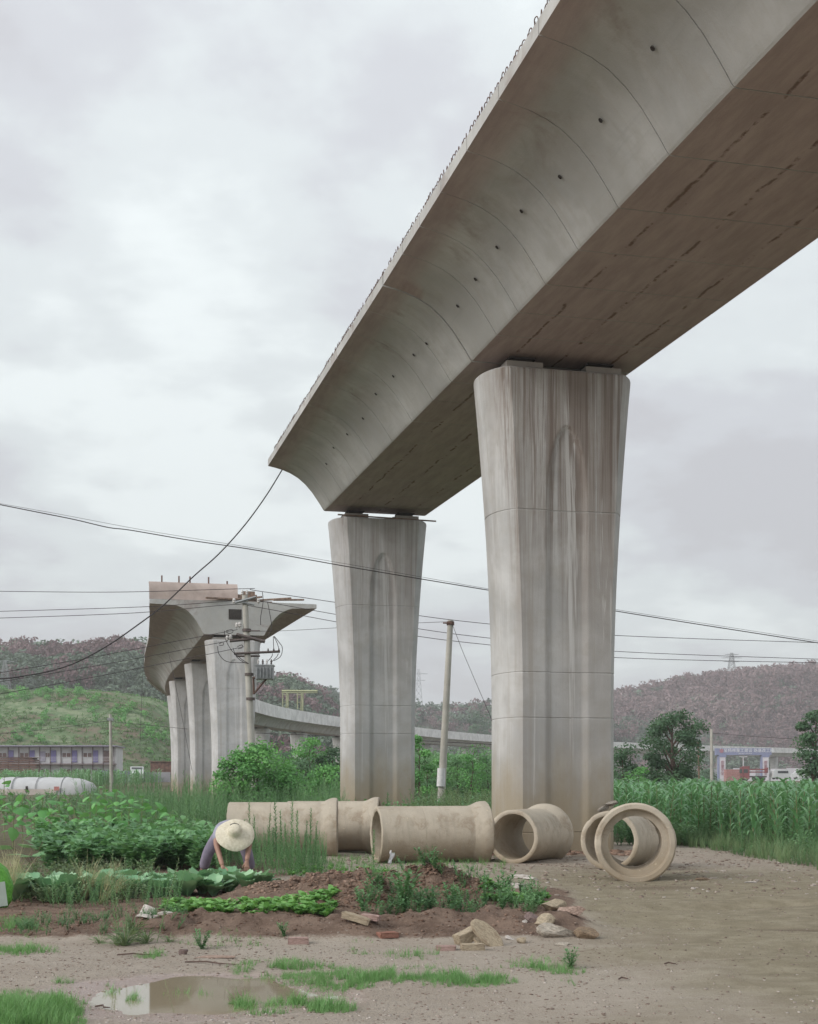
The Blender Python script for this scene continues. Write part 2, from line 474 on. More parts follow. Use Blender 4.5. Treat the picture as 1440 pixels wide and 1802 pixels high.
# ------------------------------------------------------------------ ground sheet
def grow(a, b, step0, rate):
    out = [a]; s = step0
    while out[-1] < b:
        out.append(out[-1] + s); s *= rate
    return out
def ground_material():
    t = NT('earth')
    soil = t.attr('soil'); wet = t.attr('wet'); green = t.attr('green'); olive = t.attr('olive'); grav = t.attr('gravel'); damp = t.attr('damp')
    a = t.noise(.6, 5, .6); b = t.noise(4.0, 6, .65); c3 = t.noise(30, 5, .7); c4 = t.noise(140, 3, .7)
    peb = t.voro(38, feature='F1', out='Distance'); pebc = t.voro(38, feature='F1', out='Color')
    pr = t.xyz(pebc)[0]
    dirt = t.mix(t.mr(a, .35, .65), (.405, .340, .282), (.465, .402, .338))
    dirt = t.mix(t.math('MULTIPLY', t.mr(b, .42, .72), .55), dirt, (.52, .455, .395))
    dirt = t.mix(t.math('MULTIPLY', t.mr(c3, .52, .72), .5), dirt, (.22, .165, .125))
    dirt = t.mix(t.math('MULTIPLY', t.mr(c4, .55, .75), .3), dirt, (.15, .115, .09))
    # damp, packed track with an olive cast
    ol = t.mix(t.mr(b, .35, .7), (.285, .245, .170), (.385, .335, .245))
    ol = t.mix(t.math('MULTIPLY', t.mr(c3, .5, .75), .4), ol, (.19, .155, .105))
    st = t.noise(1.0, 5, .7, co=t.vscale((1.0, 3.6, 1)), dist=.5)
    ol = t.mix(t.math('MULTIPLY', t.mr(st, .45, .7), .38), ol, (.20, .165, .115))
    col = t.mix(olive, dirt, ol)
    dm = t.mr(t.math('ADD', damp, t.math('MULTIPLY', t.math('SUBTRACT', b, .5), .9)), .25, .95)
    col = t.mix(t.math('MULTIPLY', dm, .75), col, (.165, .120, .085))
    # loose stones in the gravelly strips
    gm = t.math('MULTIPLY', t.mr(peb, .40, .22), t.math('MULTIPLY', t.mr(pr, .45, .55), t.mr(grav, .1, .9, .12, 1)))
    stone = t.mix(pr, (.25, .20, .18), (.50, .45, .41))
    col = t.mix(t.math('MULTIPLY', gm, .8), col, stone)
    so = t.mix(t.mr(b, .3, .7), (.150, .100, .076), (.275, .195, .150))
    so = t.mix(t.math('MULTIPLY', t.mr(c3, .5, .72), .6), so, (.37, .265, .21))
    so = t.mix(t.math('MULTIPLY', t.mr(c4, .56, .72), .5), so, (.07, .040, .030))
    sedge = t.mr(t.math('ADD', soil, t.math('MULTIPLY', t.math('SUBTRACT', c3, .5), .7)), .30, .62)
    col = t.mix(sedge, col, so)
    gr = t.mix(t.mr(b, .3, .7), (.105, .085, .055), (.155, .145, .085))
    gedge = t.mr(t.math('ADD', green, t.math('MULTIPLY', t.math('SUBTRACT', b, .5), .8)), .35, .65)
    col = t.mix(gedge, col, gr)
    wedge = t.mr(t.math('ADD', wet, t.math('MULTIPLY', t.math('SUBTRACT', b, .5), .45)), .25, .7)
    col = t.mix(t.math('MULTIPLY', wedge, .8), col, (.285, .205, .185))
    rough = t.mr(wedge, 0, 1, .95, .20)
    h = t.math('ADD', t.math('MULTIPLY', c3, .6), t.math('MULTIPLY', c4, .35))
    h = t.math('ADD', h, t.math('MULTIPLY', gm, .5))
    h = t.math('MULTIPLY', h, t.mr(wedge, 0, 1, 1.0, .18))
    t.principled(col, rough, t.bump(h, 1.0, .045), spec=.25)
    return t.m
M['earth'] = ground_material()
xs = sorted(set([-x for x in grow(6.2, 1100, .05, 1.13)[1:]] + list(np.arange(-6.2, 7.4, .054)) + grow(7.4, 1100, .05, 1.13)))
ys = sorted(set([7.0 - d for d in grow(.04, 40, .05, 1.3)] + list(np.arange(7.0, 20.0, .050)) + grow(20.0, 1500, .06, 1.028)))
gx, gy = np.meshgrid(np.array(xs), np.array(ys))
gz = ht(gx, gy)
nx, ny = len(xs), len(ys)
idx = np.arange(nx * ny).reshape(ny, nx)
GQ = np.stack([idx[:-1, :-1].ravel(), idx[:-1, 1:].ravel(), idx[1:, 1:].ravel(), idx[1:, :-1].ravel()], 1)
fx, fy = gx.ravel(), gy.ravel()
wob = (fbm(fx * .9, fy * .9, 4, 9) - .5)
VERGE = lambda x: 30.0 - 1.25 * (x - 6.0)          # front edge of the verge below the corn, right of the pier
a_soil = soil_mask(fx, fy)
for (cx, cy, rx, ry, h) in MOUND:
    a_soil = np.maximum(a_soil, ell(fx, fy, cx, cy, rx * 1.15, ry * 1.15, .3))
a_wet = ell(fx + wob * .5, fy, PUD[0], PUD[1], PUD[2] * 1.75, PUD[3] * 1.75, .45)
a_olive = sstep(.6, 2.6, fx - (fy - 8) * .02 + wob * 2.4) * sstep(24, 20, fy) * (1 - a_soil)
a_olive = np.maximum(a_olive, ell(fx, fy, 4.3, 13.2, 1.0, .35, .5) * .9)
a_grav = np.clip(sstep(1.0, -.6, fx + wob * 2) * sstep(12.4, 11.4, fy) + sstep(17.5, 20, fy + wob * 3) * sstep(30, 26, fy), 0, 1)
a_green = np.maximum(sstep(30.5, 34, fy + wob * 5), sstep(1.5, -1.0, (VERGE(fx) - fy) + wob * 1.5) * sstep(4.5, 5.5, fx))
a_green = np.maximum(a_green, sstep(-1.9, -2.6, fx) * sstep(19.5, 25, fy + wob * 3) * .75)
a_soil = a_soil * (1 - a_green)
a_damp = np.maximum.reduce([ell(fx, fy, 4.2, 13.1, .95, .30, .7, -.25), ell(fx, fy, 2.3, 15.1, 1.1, .22, .7, .12) * .8, ell(fx, fy, 3.4, 18.2, .9, .5, .7) * .7, ell(fx, fy, 2.4, 26.2, 2.2, 1.6, .6) * .9, ell(fx, fy, 1.9, 12.0, .9, .25, .8, .2) * .5, ell(fx, fy, 4.0, 9.6, 1.2, .35, .8, .3) * .45])
gm_ = mesh_np('ground', np.stack([fx, fy, gz.ravel()], 1), GQ, M['earth'], True,
              attrs=dict(soil=a_soil, wet=a_wet, olive=a_olive, gravel=a_grav, green=a_green, damp=a_damp))
tag(new_obj('ground', gm_), kind='structure')

# puddle
def water_material():
    t = NT('puddle_water')
    n = t.noise(5, 3, .5)
    t.principled((.27, .225, .155), .035, t.bump(n, .015, .01), spec=.6)
    return t.m
M['water'] = water_material()
ring = []
for k in range(72):
    a = 2 * math.pi * k / 72
    ring.append((PUD[0] + PUD[2] * 2.2 * math.cos(a), PUD[1] + PUD[3] * 2.2 * math.sin(a), -.030))
pm = MB(); pm.add(ring, [tuple(range(72))])
tag(pm.build('puddle_water', M['water']), kind='structure')

# ------------------------------------------------------------------ hills
def scrub_material(name, cols, scale=.06):
    t = NT(name)
    a = t.noise(scale, 6, .62); b = t.noise(scale * 6, 5, .65); c = t.noise(scale * 30, 4, .7)
    f = t.math('ADD', t.math('MULTIPLY', a, .55), t.math('ADD', t.math('MULTIPLY', b, .3), t.math('MULTIPLY', c, .15)))
    t.principled(t.ramp(f, cols), .95, t.bump(c, .8, .3), spec=.05)
    return t.m
M['scrub_left'] = scrub_material('hill_scrub', [(.36, (.085, .055, .058)), (.46, (.105, .085, .078)), (.54, (.07, .085, .062)), (.64, (.11, .10, .088))])
M['scrub_right'] = scrub_material('hill_brush', [(.36, (.085, .052, .058)), (.5, (.115, .08, .086)), (.64, (.14, .105, .105))])
M['bank'] = scrub_material('grassy_bank', [(.36, (.24, .165, .135)), (.44, (.19, .17, .12)), (.50, (.12, .19, .09)), (.57, (.25, .28, .18)), (.66, (.15, .27, .11))], .07)
def hill(name, pts, Zb, Zr, mat, base=1.4, back=120, nt=30, nxs=120, amp=3.0, shape=1.3, seed=0):
    px = [p[0] for p in pts]; py = [p[1] for p in pts]
    X0, X1 = (px[0] - MIDX) * Zr / F_PX, (px[-1] - MIDX) * Zr / F_PX
    Xs = np.linspace(X0, X1, nxs)
    zr = EYE + (HORIZON - np.interp(MIDX + Xs * F_PX / Zr, px, py)) * Zr / F_PX
    def height(X, Y):
        z_r = np.interp(X, Xs, zr)
        t = np.clip((Y - Zb) / (Zr - Zb), 0, None)
        up = np.clip(t, 0, 1)
        prof = np.sin(up * math.pi / 2) ** shape
        dn = np.clip((Y - Zr) / back, 0, 1)
        n = (fbm(X * .03, Y * .03, 4, seed) - .5) * 2 * amp * np.sin(np.clip(up, 0, 1) * math.pi)
        return base - 3 + (z_r - base + 3) * prof * (1 - dn * .6) + n
    Ys = np.concatenate([np.linspace(Zb - 4, Zr, nt), np.linspace(Zr + 8, Zr + back, 8)])
    XX, YY = np.meshgrid(Xs, Ys)
    ZZ = height(XX, YY)
    n_x = len(Xs); n_y = len(Ys)
    ii = np.arange(n_x * n_y).reshape(n_y, n_x)
    Q = np.stack([ii[:-1, :-1].ravel(), ii[:-1, 1:].ravel(), ii[1:, 1:].ravel(), ii[1:, :-1].ravel()], 1)
    o = new_obj(name, mesh_np(name, np.stack([XX.ravel(), YY.ravel(), ZZ.ravel()], 1), Q, mat, True))
    tag(o, kind='structure')
    return height, (X0, X1, Zb, Zr)
HILL_L = hill('hill', [(-260, 1170), (-80, 1162), (0, 1164), (60, 1152), (120, 1158), (160, 1163), (220, 1150), (250, 1154), (300, 1166), (400, 1192), (480, 1210),
                       (540, 1222), (580, 1245), (620, 1300), (660, 1372), (700, 1385)], 285, 430, M['scrub_left'], amp=3.5, seed=2)
HILL_M = hill('hill', [(380, 1225), (480, 1224), (560, 1226), (600, 1236), (700, 1256), (760, 1257), (860, 1255), (960, 1264), (1060, 1276), (1180, 1300), (1300, 1340)], 520, 680, M['scrub_left'], amp=4, seed=3)
HILL_R = hill('hill', [(820, 1330), (900, 1300), (1000, 1268), (1080, 1240), (1130, 1228), (1200, 1210), (1280, 1200), (1350, 1194), (1440, 1187), (1600, 1170), (1800, 1165)],
              600, 790, M['scrub_right'], amp=5, seed=5)
BANK = hill('hillside', [(-420, 1205), (-100, 1208), (0, 1213), (60, 1219), (140, 1217), (220, 1222), (290, 1234), (330, 1262), (370, 1310), (400, 1350), (420, 1372)],
            226, 300, M['bank'], amp=2.6, shape=.9, back=60, seed=8)
# ------------------------------------------------------------------ the viaduct
BDIR = math.atan2(570, 2350)                 # the viaduct runs back and to the left
P1 = Vector((3.03, 28.3, 0)); SPAN = 17.4
dvec = Vector((-math.sin(BDIR), math.cos(BDIR), 0)); nvec = Vector((math.cos(BDIR), math.sin(BDIR), 0))

PIER_TOP = 9.9
def pier_mesh():
    zsr = sorted(set([-.6, 0.0] + list(np.arange(.2, 8.0, .25)) + list(np.arange(8.0, 9.0, .04)) + list(np.arange(9.0, PIER_TOP - .05, .2)) + [PIER_TOP - .06, PIER_TOP - .02, PIER_TOP]))
    for jz in (.40, 2.75, 3.68, 7.0):
        zsr += [jz - .016, jz - .006, jz + .006, jz + .016]
    zsr = sorted(zsr)
    front = np.linspace(-1, 1, 64)
    arc = np.linspace(-66, 66, 17)[1:-1]
    V = []; rows = []
    for z in zsr:
        s = max(0.0, (z - 3.0) / (PIER_TOP - 3.0)) ** 1.7
        af = .955 + .275 * s; c = .29 + .16 * s; b = .92
        ins = 0.0
        for jz in (.40, 2.75, 3.68, 7.0):
            if abs(z - jz) < .01: ins = .012
        if z >= PIER_TOP - .001: ins = .035
        elif z > PIER_TOP - .03: ins = .010
        row = []
        def rec(x):
            # recessed panel with a pointed head
            hw = .46
            if z > 7.3:
                hw = .46 * math.sqrt(max(0.0, 1 - ((z - 7.3) / 1.45) ** 1.7)) if z < 8.75 else 0.0
            e = (hw - abs(x)) / .12
            return .06 * min(1.0, max(0.0, e)) if hw > .02 else 0.0
        for u in front: row.append((u * af, -b + ins + rec(u * af)))
        for a in arc:
            k = math.cos(R(66))
            row.append((af + c * (math.cos(R(a)) - k) / (1 - k) - ins, b * math.sin(R(a)) / math.sin(R(66))))
        for u in -front: row.append((u * af, b - ins - rec(u * af)))
        for a in arc:
            k = math.cos(R(66))
            row.append((-(af + c * (math.cos(R(a)) - k) / (1 - k) - ins), -b * math.sin(R(a)) / math.sin(R(66))))
        V += [(x, y, z) for x, y in row]
        rows.append(len(row))
    n = rows[0]
    F = []
    for i in range(len(zsr) - 1):
        for k in range(n):
            F.append((i * n + k, i * n + (k + 1) % n, (i + 1) * n + (k + 1) % n, (i + 1) * n + k))
    F.append(tuple((len(zsr) - 1) * n + k for k in range(n)))
    m = bpy.data.meshes.new('pier_shaft'); m.from_pydata(V, [], F)
    for p in m.polygons: p.use_smooth = True
    m.set_sharp_from_angle(angle=R(24))
    m.materials.append(M['pier']); m.update()
    return m
PIER = pier_mesh()
plinth_m = MB().box((0, 0, .075), (.78, 1.05, .15)).mesh('bearing_plinth', M['plain'])  # plinth concrete toned darker to paint in the shadow under the girder
bear_m = MB().box((0, 0, .05), (.46, .5, .1)).box((0, 0, .115), (.58, .62, .03)).mesh('bearing', M['rubber'])
def add_pier(loc, rz, label, group=None, top=None, full=True):
    sc = 1.0 if top is None else top / PIER_TOP
    o = new_obj('bridge_pier', PIER, loc=loc, rot=(0, 0, rz)); o.scale = (1, 1, sc)
    if 'nearest' not in label or 'left of' in label:
        o.material_slots[0].link = 'OBJECT'; o.material_slots[0].material = M['pier_mid'] if 'free girder' in label else M['pier_clean']
    tag(o, label, 'bridge pier', group)
    for sx in (-.86, .86):
        for sy in ((-.38, .38) if full else (0,)):
            p = new_obj('bearing_plinth', plinth_m, o, (sx, sy, PIER_TOP), scale=(1, .75 if full else 1, 1))
            new_obj('bearing', bear_m, p, (0, 0, .15))
    return o

def section(over, depth, edge=.22, deck_up=.06):
    """left half of the beam outline from soffit centre to deck centre"""
    cur = [(0, 0), (.045, .10), (.115, .24), (.21, .42), (.33, .60), (.46, .745), (.60, .85), (.75, .925), (.88, .968), (1, 1)]
    pts = [(0, 0), (-1.72, 0), (-1.765, .008), (-1.795, .035)]
    o_ = min(over, 1.9); ex = over - o_
    pts += [(-1.8 - o_ * a - (ex if a == 1 else 0), .04 + (depth - .04) * b) for a, b in cur]
    pts += [(-1.8 - over, depth + edge), (-1.8 - over + .12, depth + edge + .01), (0, depth + edge + deck_up)]
    return pts
def loft(stations, hole=None):
    """stations: list of (centre, across, outline) -> closed solid"""
    V = []; F = []
    full = []
    for (c, ac, pts, ins) in stations:
        left = pts; right = [(-x, z) for x, z in pts[::-1]][1:-1]
        loop = left + right
        for (x, z) in loop:
            if ins:
                x *= (1 - ins / 2.2); z = z + ins if z < .3 else z - 0 * ins
            V.append(Vector(c) + Vector(ac) * x + Vector((0, 0, z)))
        full.append(len(loop))
    n = full[0]
    for i in range(len(stations) - 1):
        for k in range(n):
            F.append((i * n + (k + 1) % n, i * n + k, (i + 1) * n + k, (i + 1) * n + (k + 1) % n))
    F.append(tuple(range(n))); F.append(tuple((len(stations) - 1) * n + k for k in range(n))[::-1])
    m = bpy.data.meshes.new('bridge_girder'); m.from_pydata(V, [], F)
    for p in m.polygons: p.use_smooth = True
    m.set_sharp_from_angle(angle=R(22))
    m.materials.append(M['girder']); m.update()
    return m

# -- main line: two spans, local y along the line, origin above the near pier at soffit height
def main_span(name, s0, s1, grade, seams, label):
    st = []
    cuts = {s0, s1}
    for q in seams:
        cuts |= {q - .0125, q - .0115, q + .0115, q + .0125}
    for k in range(24): cuts.add(s0 + (s1 - s0) * k / 23)
    for s in sorted(cuts):
        ins = .028 if any(abs(s - q) < .012 for q in seams) else 0.0
        st.append(((0, s, grade * s), (1, 0, 0), section(1.87, 1.42), ins))
    m = loft(st); m.name = name
    o = new_obj('bridge_girder', m, loc=(P1.x, P1.y, 10.22), rot=(0, 0, BDIR))
    return tag(o, label, 'bridge girder')
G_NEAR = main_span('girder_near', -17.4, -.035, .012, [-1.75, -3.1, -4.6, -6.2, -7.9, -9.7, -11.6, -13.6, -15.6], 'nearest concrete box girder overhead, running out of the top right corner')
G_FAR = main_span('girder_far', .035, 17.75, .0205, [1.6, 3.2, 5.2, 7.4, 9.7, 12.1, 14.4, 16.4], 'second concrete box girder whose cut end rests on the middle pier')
add_pier((P1.x, P1.y, 0), BDIR, 'nearest tall streaked concrete pier carrying the big girder, at centre right')
P2 = P1 + dvec * SPAN
add_pier((P2.x, P2.y, .28), BDIR, 'pale flared concrete pier under the free girder end, left of the nearest pier')
# drain holes in the curved flank, each a rim with a flush dark disc for the shaded inside
cur_over, cur_dep = 1.87, 1.42
def flank_pt(f):
    pts = section(cur_over, cur_dep)
    a = Vector((pts[7][0], 0, pts[7][1])); b = Vector((pts[9][0], 0, pts[9][1]))
    return a.lerp(b, f), Vector((-(b.z - a.z), 0, (b.x - a.x))).normalized()
ringm = MB().lathe([(.016, 0), (.036, 0), (.037, .009), (.027, .012), (.016, .004)], 14).add([(0.022 * math.cos(2 * math.pi * k / 14), .022 * math.sin(2 * math.pi * k / 14), .003) for k in range(14)], [tuple(range(14))]).mesh('drain_hole', M['hole'], True)
for (g, slist, gr) in ((G_NEAR, (-1.0, -2.4, -3.9, -5.4, -7.0, -8.8, -10.7, -12.9), .012), (G_FAR, (1.5, 2.5, 4.4, 6.2, 8.3, 10.3, 12.2, 14.0), .0205)):
    for j, s in enumerate(slist):
        p, nn = flank_pt(.35 + .3 * ((j * 37) % 7) / 7)
        nrm = Vector((-abs(nn.x), 0, -abs(nn.z))).normalized()
        h = new_obj('drain_hole', ringm, g, (p.x + nrm.x * .004, s, p.z + gr * s + nrm.z * .004))
        h.rotation_euler = nrm.to_track_quat('Z', 'X').to_euler()
# rebar hoops standing along the deck edge
def hoop_mesh(w=.085, h=.17, r=.008, n=5):
    pts = [(0, -w / 2, -.05), (0, -w / 2, h - w / 2)]
    for k in range(1, 6):
        a = math.pi - math.pi * k / 6
        pts.append((0, math.cos(a) * w / 2, h - w / 2 + math.sin(a) * w / 2))
    pts += [(0, w / 2, h - w / 2), (0, w / 2, -.05)]
    return MB().tube(pts, r, n).mesh('rebar_hoop', M['rust'], True)
HOOP = hoop_mesh()
DZ = 1.42 + .22
n_h = 0
for k in range(112):
    s = -17.2 + k * .152
    o = new_obj('rebar_hoop', HOOP, G_NEAR, (-1.8 - 1.87 + .07, s, DZ + .012 * s), (random.uniform(-.12, .12), random.uniform(-.1, .1), random.uniform(-.35, .35)))
for k in range(112):
    s = .15 + k * .152
    if s > 16.6 : continue
    o = new_obj('rebar_hoop', HOOP, G_FAR, (-1.8 - 1.87 + .07, s, DZ + .0205 * s), (random.uniform(-.12, .12), random.uniform(-.12, .12), random.uniform(-.4, .4)))
mb = MB()
for (s0, s1, g) in ((-2.4, -.1, .012), (2.0, 16.8, .0205)):
    pass
pts = [(-3.6, s, DZ + .0205 * s + .10 + .025 * math.sin(s * 1.7)) for s in np.arange(.2, 17.0, .5)]
MB().tube(pts, .009, 5).build('rebar_bar', M['rust'], G_FAR)
pts = [(-3.58, s, DZ + .012 * s + .12 + .02 * math.sin(s * 1.3)) for s in np.arange(-3.2, -.1, .4)]
MB().tube(pts, .009, 5).build('rebar_bar', M['rust'], G_NEAR)
# timber left between far girder and pier
b = MB().box((0, 0, 0), (3.35, .05, .04))
tm = tag(b.build('timber_batten', M['wood'], loc=P2 + Vector((.35, -.75, 10.22)), rot=(0, .02, BDIR)), 'thin dark timber batten sticking out on top of the middle pier', 'batten')

# -- the older stretch on the left: swings left, then round behind and away to the right
PATH = [(-10.6, 80.2, 10.15), (-14.6, 96.8, 10.2), (-18.8, 114, 10.25), (-22.6, 134, 10.3), (-25.0, 154, 10.35), (-26.6, 178, 10.4), (-26.9, 202, 10.5), (-25.0, 225, 10.55), (-20.5, 248, 10.6),
        (-14, 272, 10.6), (-5.5, 302, 10.7), (4.5, 334, 10.8), (16, 364, 10.9), (30, 392, 11.0), (47, 420, 11.05), (67, 446, 11.1), (90, 472, 11.1), (116, 498, 11.1), (143, 523, 11.1), (172, 549, 11.1), (203, 574, 11.1), (236, 598, 11.1)]
PT = [Vector(p) for p in PATH]
def cat(i, t):
    p0, p1, p2, p3 = PT[max(i - 1, 0)], PT[i], PT[i + 1], PT[min(i + 2, len(PT) - 1)]
    return .5 * ((2 * p1) + (-p0 + p2) * t + (2 * p0 - 5 * p1 + 4 * p2 - p3) * t * t + (-p0 + 3 * p1 - 3 * p2 + p3) * t ** 3)
names = {0: 'broad ended deck of the unfinished viaduct on the left, rods on top', 1: 'second span of the left viaduct, flank curving out over the slope', 2: 'third span of the left viaduct, where it turns behind its own piers'}
for i in range(len(PT) - 1):
    st = []; tips = []
    e0, e1 = (0.0, .997)
    nn = 10
    for k in range(nn + 1):
        t = e0 + (e1 - e0) * k / nn
        c = cat(i, t) - (Vector((-.24, .97, 0)) * .9 if i == 0 and k == 0 else Vector())
        d = (cat(i, min(t + .02, 1)) - cat(i, max(t - .02, 0))); d.z = 0; d.normalize()
        ac = Vector((d.y, -d.x, 0))
        over = 1.9
        if i == 0: over = 3.15 - .75 * t
        elif i == 1: over = 2.4 - .5 * t
        st.append((c, ac, section(over, 1.55 if i > 0 else 1.72 - .1 * t, .24), 0.0)); tips.append((c, ac, over))
    m = loft(st)
    lab = names.get(i, 'far viaduct span with a pale parapet, curving away to the right')
    o = tag(new_obj('bridge_girder', m), lab, 'bridge girder', 'spans of the far viaduct' if i > 2 else None)
    if i >= 3:
        for sg in (-1, 1):
            V = []; F = []
            for (c, ac, over) in tips:
                e = c + ac * sg * (1.8 + over - .12) + Vector((0, 0, 1.55 + .2))
                for dx, dz in ((-.1, 0), (.135, -.32), (.135, 1.65), (-.1, 1.65)):
                    V.append(e + ac * sg * dx + Vector((0, 0, dz)))
            for k in range(nn):
                for q in range(4): F.append((k * 4 + q, k * 4 + (q + 1) % 4, k * 4 + 4 + (q + 1) % 4, k * 4 + 4 + q))
            F += [(0, 1, 2, 3), (nn * 4 + 3, nn * 4 + 2, nn * 4 + 1, nn * 4)]
            MB().add(V, F).build('parapet', M['para'] if 'para' in M else M['plain'], o)
    if i == 0:
        G_LEFT = o
pl = ['broad pale pier of the left viaduct behind the transformer pole', 'second pier of the left viaduct, half hidden behind the broad one', 'third pier of the left viaduct, slimmest of the three']
for i, p in enumerate(PT):
    d = PT[min(i + 1, len(PT) - 1)] - PT[max(i - 1, 0)]
    if i == 0: d = PT[1] - PT[0]
    rz = math.atan2(-d.x, d.y)
    gzz = hz(p.x, p.y)
    add_pier((p.x, p.y, gzz - .05), rz, pl[i] if i < 3 else 'far viaduct pier standing among the trees behind', None if i < 3 else 'piers of the far viaduct', top=p.z - .3 - gzz + .05, full=i < 3)
# fittings on the broad end
d0 = (PT[1] - PT[0]).normalized(); a0 = Vector((d0.y, -d0.x, 0)); base0 = PT[0] - Vector((-.24, .97, 0)) * .9
rz0 = math.atan2(-d0.x, d0.y)
MB().box((0, 0, 0), (.76, .04, .60)).build('dark_opening_panel', M['hole'], G_LEFT, loc=base0 + a0 * .05 - d0 * .012 + Vector((0, 0, 1.22)), rot=(0, 0, rz0))  # flat dark panel standing in for the shade inside the end opening
# a curved precast slab lying on the deck, with lifting rods
sl = MB()
prof = [(-.62, 0), (-.60, .42), (-.50, .80), (-.28, 1.05), (.1, 1.12), (.14, 1.0), (-.18, .92), (-.38, .70), (-.48, .4), (-.5, 0)]
Lc = 5.2
V = [(xx, y, z) for xx in np.linspace(-Lc / 2, Lc / 2, 9) for (y, z) in prof]
n = len(prof); F = [(i * n + k, i * n + (k + 1) % n, (i + 1) * n + (k + 1) % n, (i + 1) * n + k) for i in range(8) for k in range(n)] + [tuple(range(n))[::-1], tuple(8 * n + k for k in range(n))]
sl.add(V, F)
M['pinkcon'] = concrete('weathered_shell', (.46, .375, .34), 'plain')
slab = tag(sl.build('precast_shell', M['pinkcon'], loc=base0 + a0 * (-2.35) + d0 * .9 + Vector((0, 0, 2.03)), rot=(0, 0, rz0), smooth=35), 'pinkish curved precast shell lying on top of the left viaduct end', 'concrete shell')
for xx in (-1.85, -.85, -.2, .9, 2.0):
    MB().tube([(xx, -.2, .95), (xx, -.2, 1.45 if xx < 1.5 else 1.25)], .05, 6).build('rod', M['brown_rod'], slab)
deb = [(1.1, 1.0, .08, 2.6, .1), (2.4, .6, .2, 2.2, -.25), (.2, .2, .1, 3.0, .05), (-.9, -.1, .06, 1.6, .2), (3.3, .3, .16, 1.9, .18)]
for i, (xa, ya, zb, ln, ro) in enumerate(deb):
    o = MB().box((0, 0, 0), (ln, .22, .09)).build('loose_board', M['wood'], loc=base0 + a0 * xa + d0 * ya + Vector((0, 0, 2.06 + zb)), rot=(0, -.06 * (i % 3), rz0 + ro))
    tag(o, 'rough dark board lying on the broken deck end by the pole top', 'board', 'loose boards on the left viaduct end')
o = MB().box((0, 0, 0), (1.3, .8, .5)).box((.2, 0, .35), (.7, .5, .25)).build('rubble_crate', M['wood'], loc=base0 + a0 * .75 + d0 * .8 + Vector((0, 0, 2.22)), rot=(0, 0, rz0))
tag(o, 'dark wooden formwork box on the left viaduct end beside the shell', 'formwork box')

# ------------------------------------------------------------------ concrete pipes
def pipe(label, c, axis_deg, length, r=.50, wall=.085, bell=.085, bell_at=1, tilt=0.0, broken=False, cut=0.0):
    """axis along local x, bell at the +x end"""
    L = length / 2
    root = empty('concrete_pipe', (c[0], c[1], c[2]), R(axis_deg))
    root.rotation_euler = (R(tilt), 0, R(axis_deg))
    n = 56
    ri = r - wall
    prof = [(ri, -L), (ri + .02, -L - .012), (r - .02, -L - .012), (r, -L), (r, -L * .22 - .008), (r - .007, -L * .22), (r, -L * .22 + .008), (r, L - .45), (r, L - .33), (ri, L - .33)]
    b = MB().lathe(prof, n, 'X', True)
    bar = b.build('barrel', M['pipe'], root, smooth=32)
    rb = r + bell
    bp = [(ri, L - .33), (r, L - .33), (r + bell * .25, L - .26), (r + bell * .8, L - .16), (rb, L - .09), (rb, L - .02), (rb - .025, L), (r + .012, L), (r + .0, L - .015), (r - .012, L - .13), (ri, L - .14)]
    bl = MB().lathe(bp, n, 'X', True).build('bell', M['pipe'], root, smooth=32)
    if broken:
        for ob in (bar,):
            me = ob.data; bm = bmesh.new(); bm.from_mesh(me)
            dele = [f for f in bm.faces if f.calc_center_median().z > .30 + .10 * math.sin(f.calc_center_median().x * 9) and f.calc_center_median().x < -L + .55 + .15 * math.sin(f.calc_center_median().y * 13)]
            bmesh.ops.delete(bm, geom=dele, context='FACES'); bm.to_mesh(me); bm.free()
    for ob in (bar, bl):
        for v in ob.data.vertices:
            if v.co.x < -L + .005 or v.co.x > L - .03:
                a_ = math.atan2(v.co.z, v.co.y)
                v.co.x += .004 * math.sin(a_ * 7 + L * 30) * math.sin(a_ * 17 + 1.0) + random.gauss(0, .0015)
                q_ = 1 + random.gauss(0, .0015) - (.022 if random.random() < .07 else 0); v.co.y *= q_; v.co.z *= q_
    tag(root, label, 'pipe')
    return root
def subdiv(o, cuts):
    bm = bmesh.new(); bm.from_mesh(o.data)
    bmesh.ops.subdivide_edges(bm, edges=bm.edges[:], cuts=cuts); bm.to_mesh(o.data); bm.free()
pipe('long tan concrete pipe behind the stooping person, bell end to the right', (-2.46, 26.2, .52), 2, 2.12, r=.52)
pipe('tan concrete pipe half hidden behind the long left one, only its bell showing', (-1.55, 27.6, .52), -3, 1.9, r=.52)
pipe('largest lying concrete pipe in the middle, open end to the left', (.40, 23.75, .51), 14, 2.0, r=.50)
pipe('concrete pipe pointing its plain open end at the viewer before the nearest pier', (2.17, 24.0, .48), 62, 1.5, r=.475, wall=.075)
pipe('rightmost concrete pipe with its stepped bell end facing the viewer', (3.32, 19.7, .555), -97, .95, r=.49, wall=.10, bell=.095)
pb = pipe('broken concrete pipe with a chipped top behind the rightmost pipe', (3.50, 22.15, .49), 66, 1.3, r=.48, wall=.075)
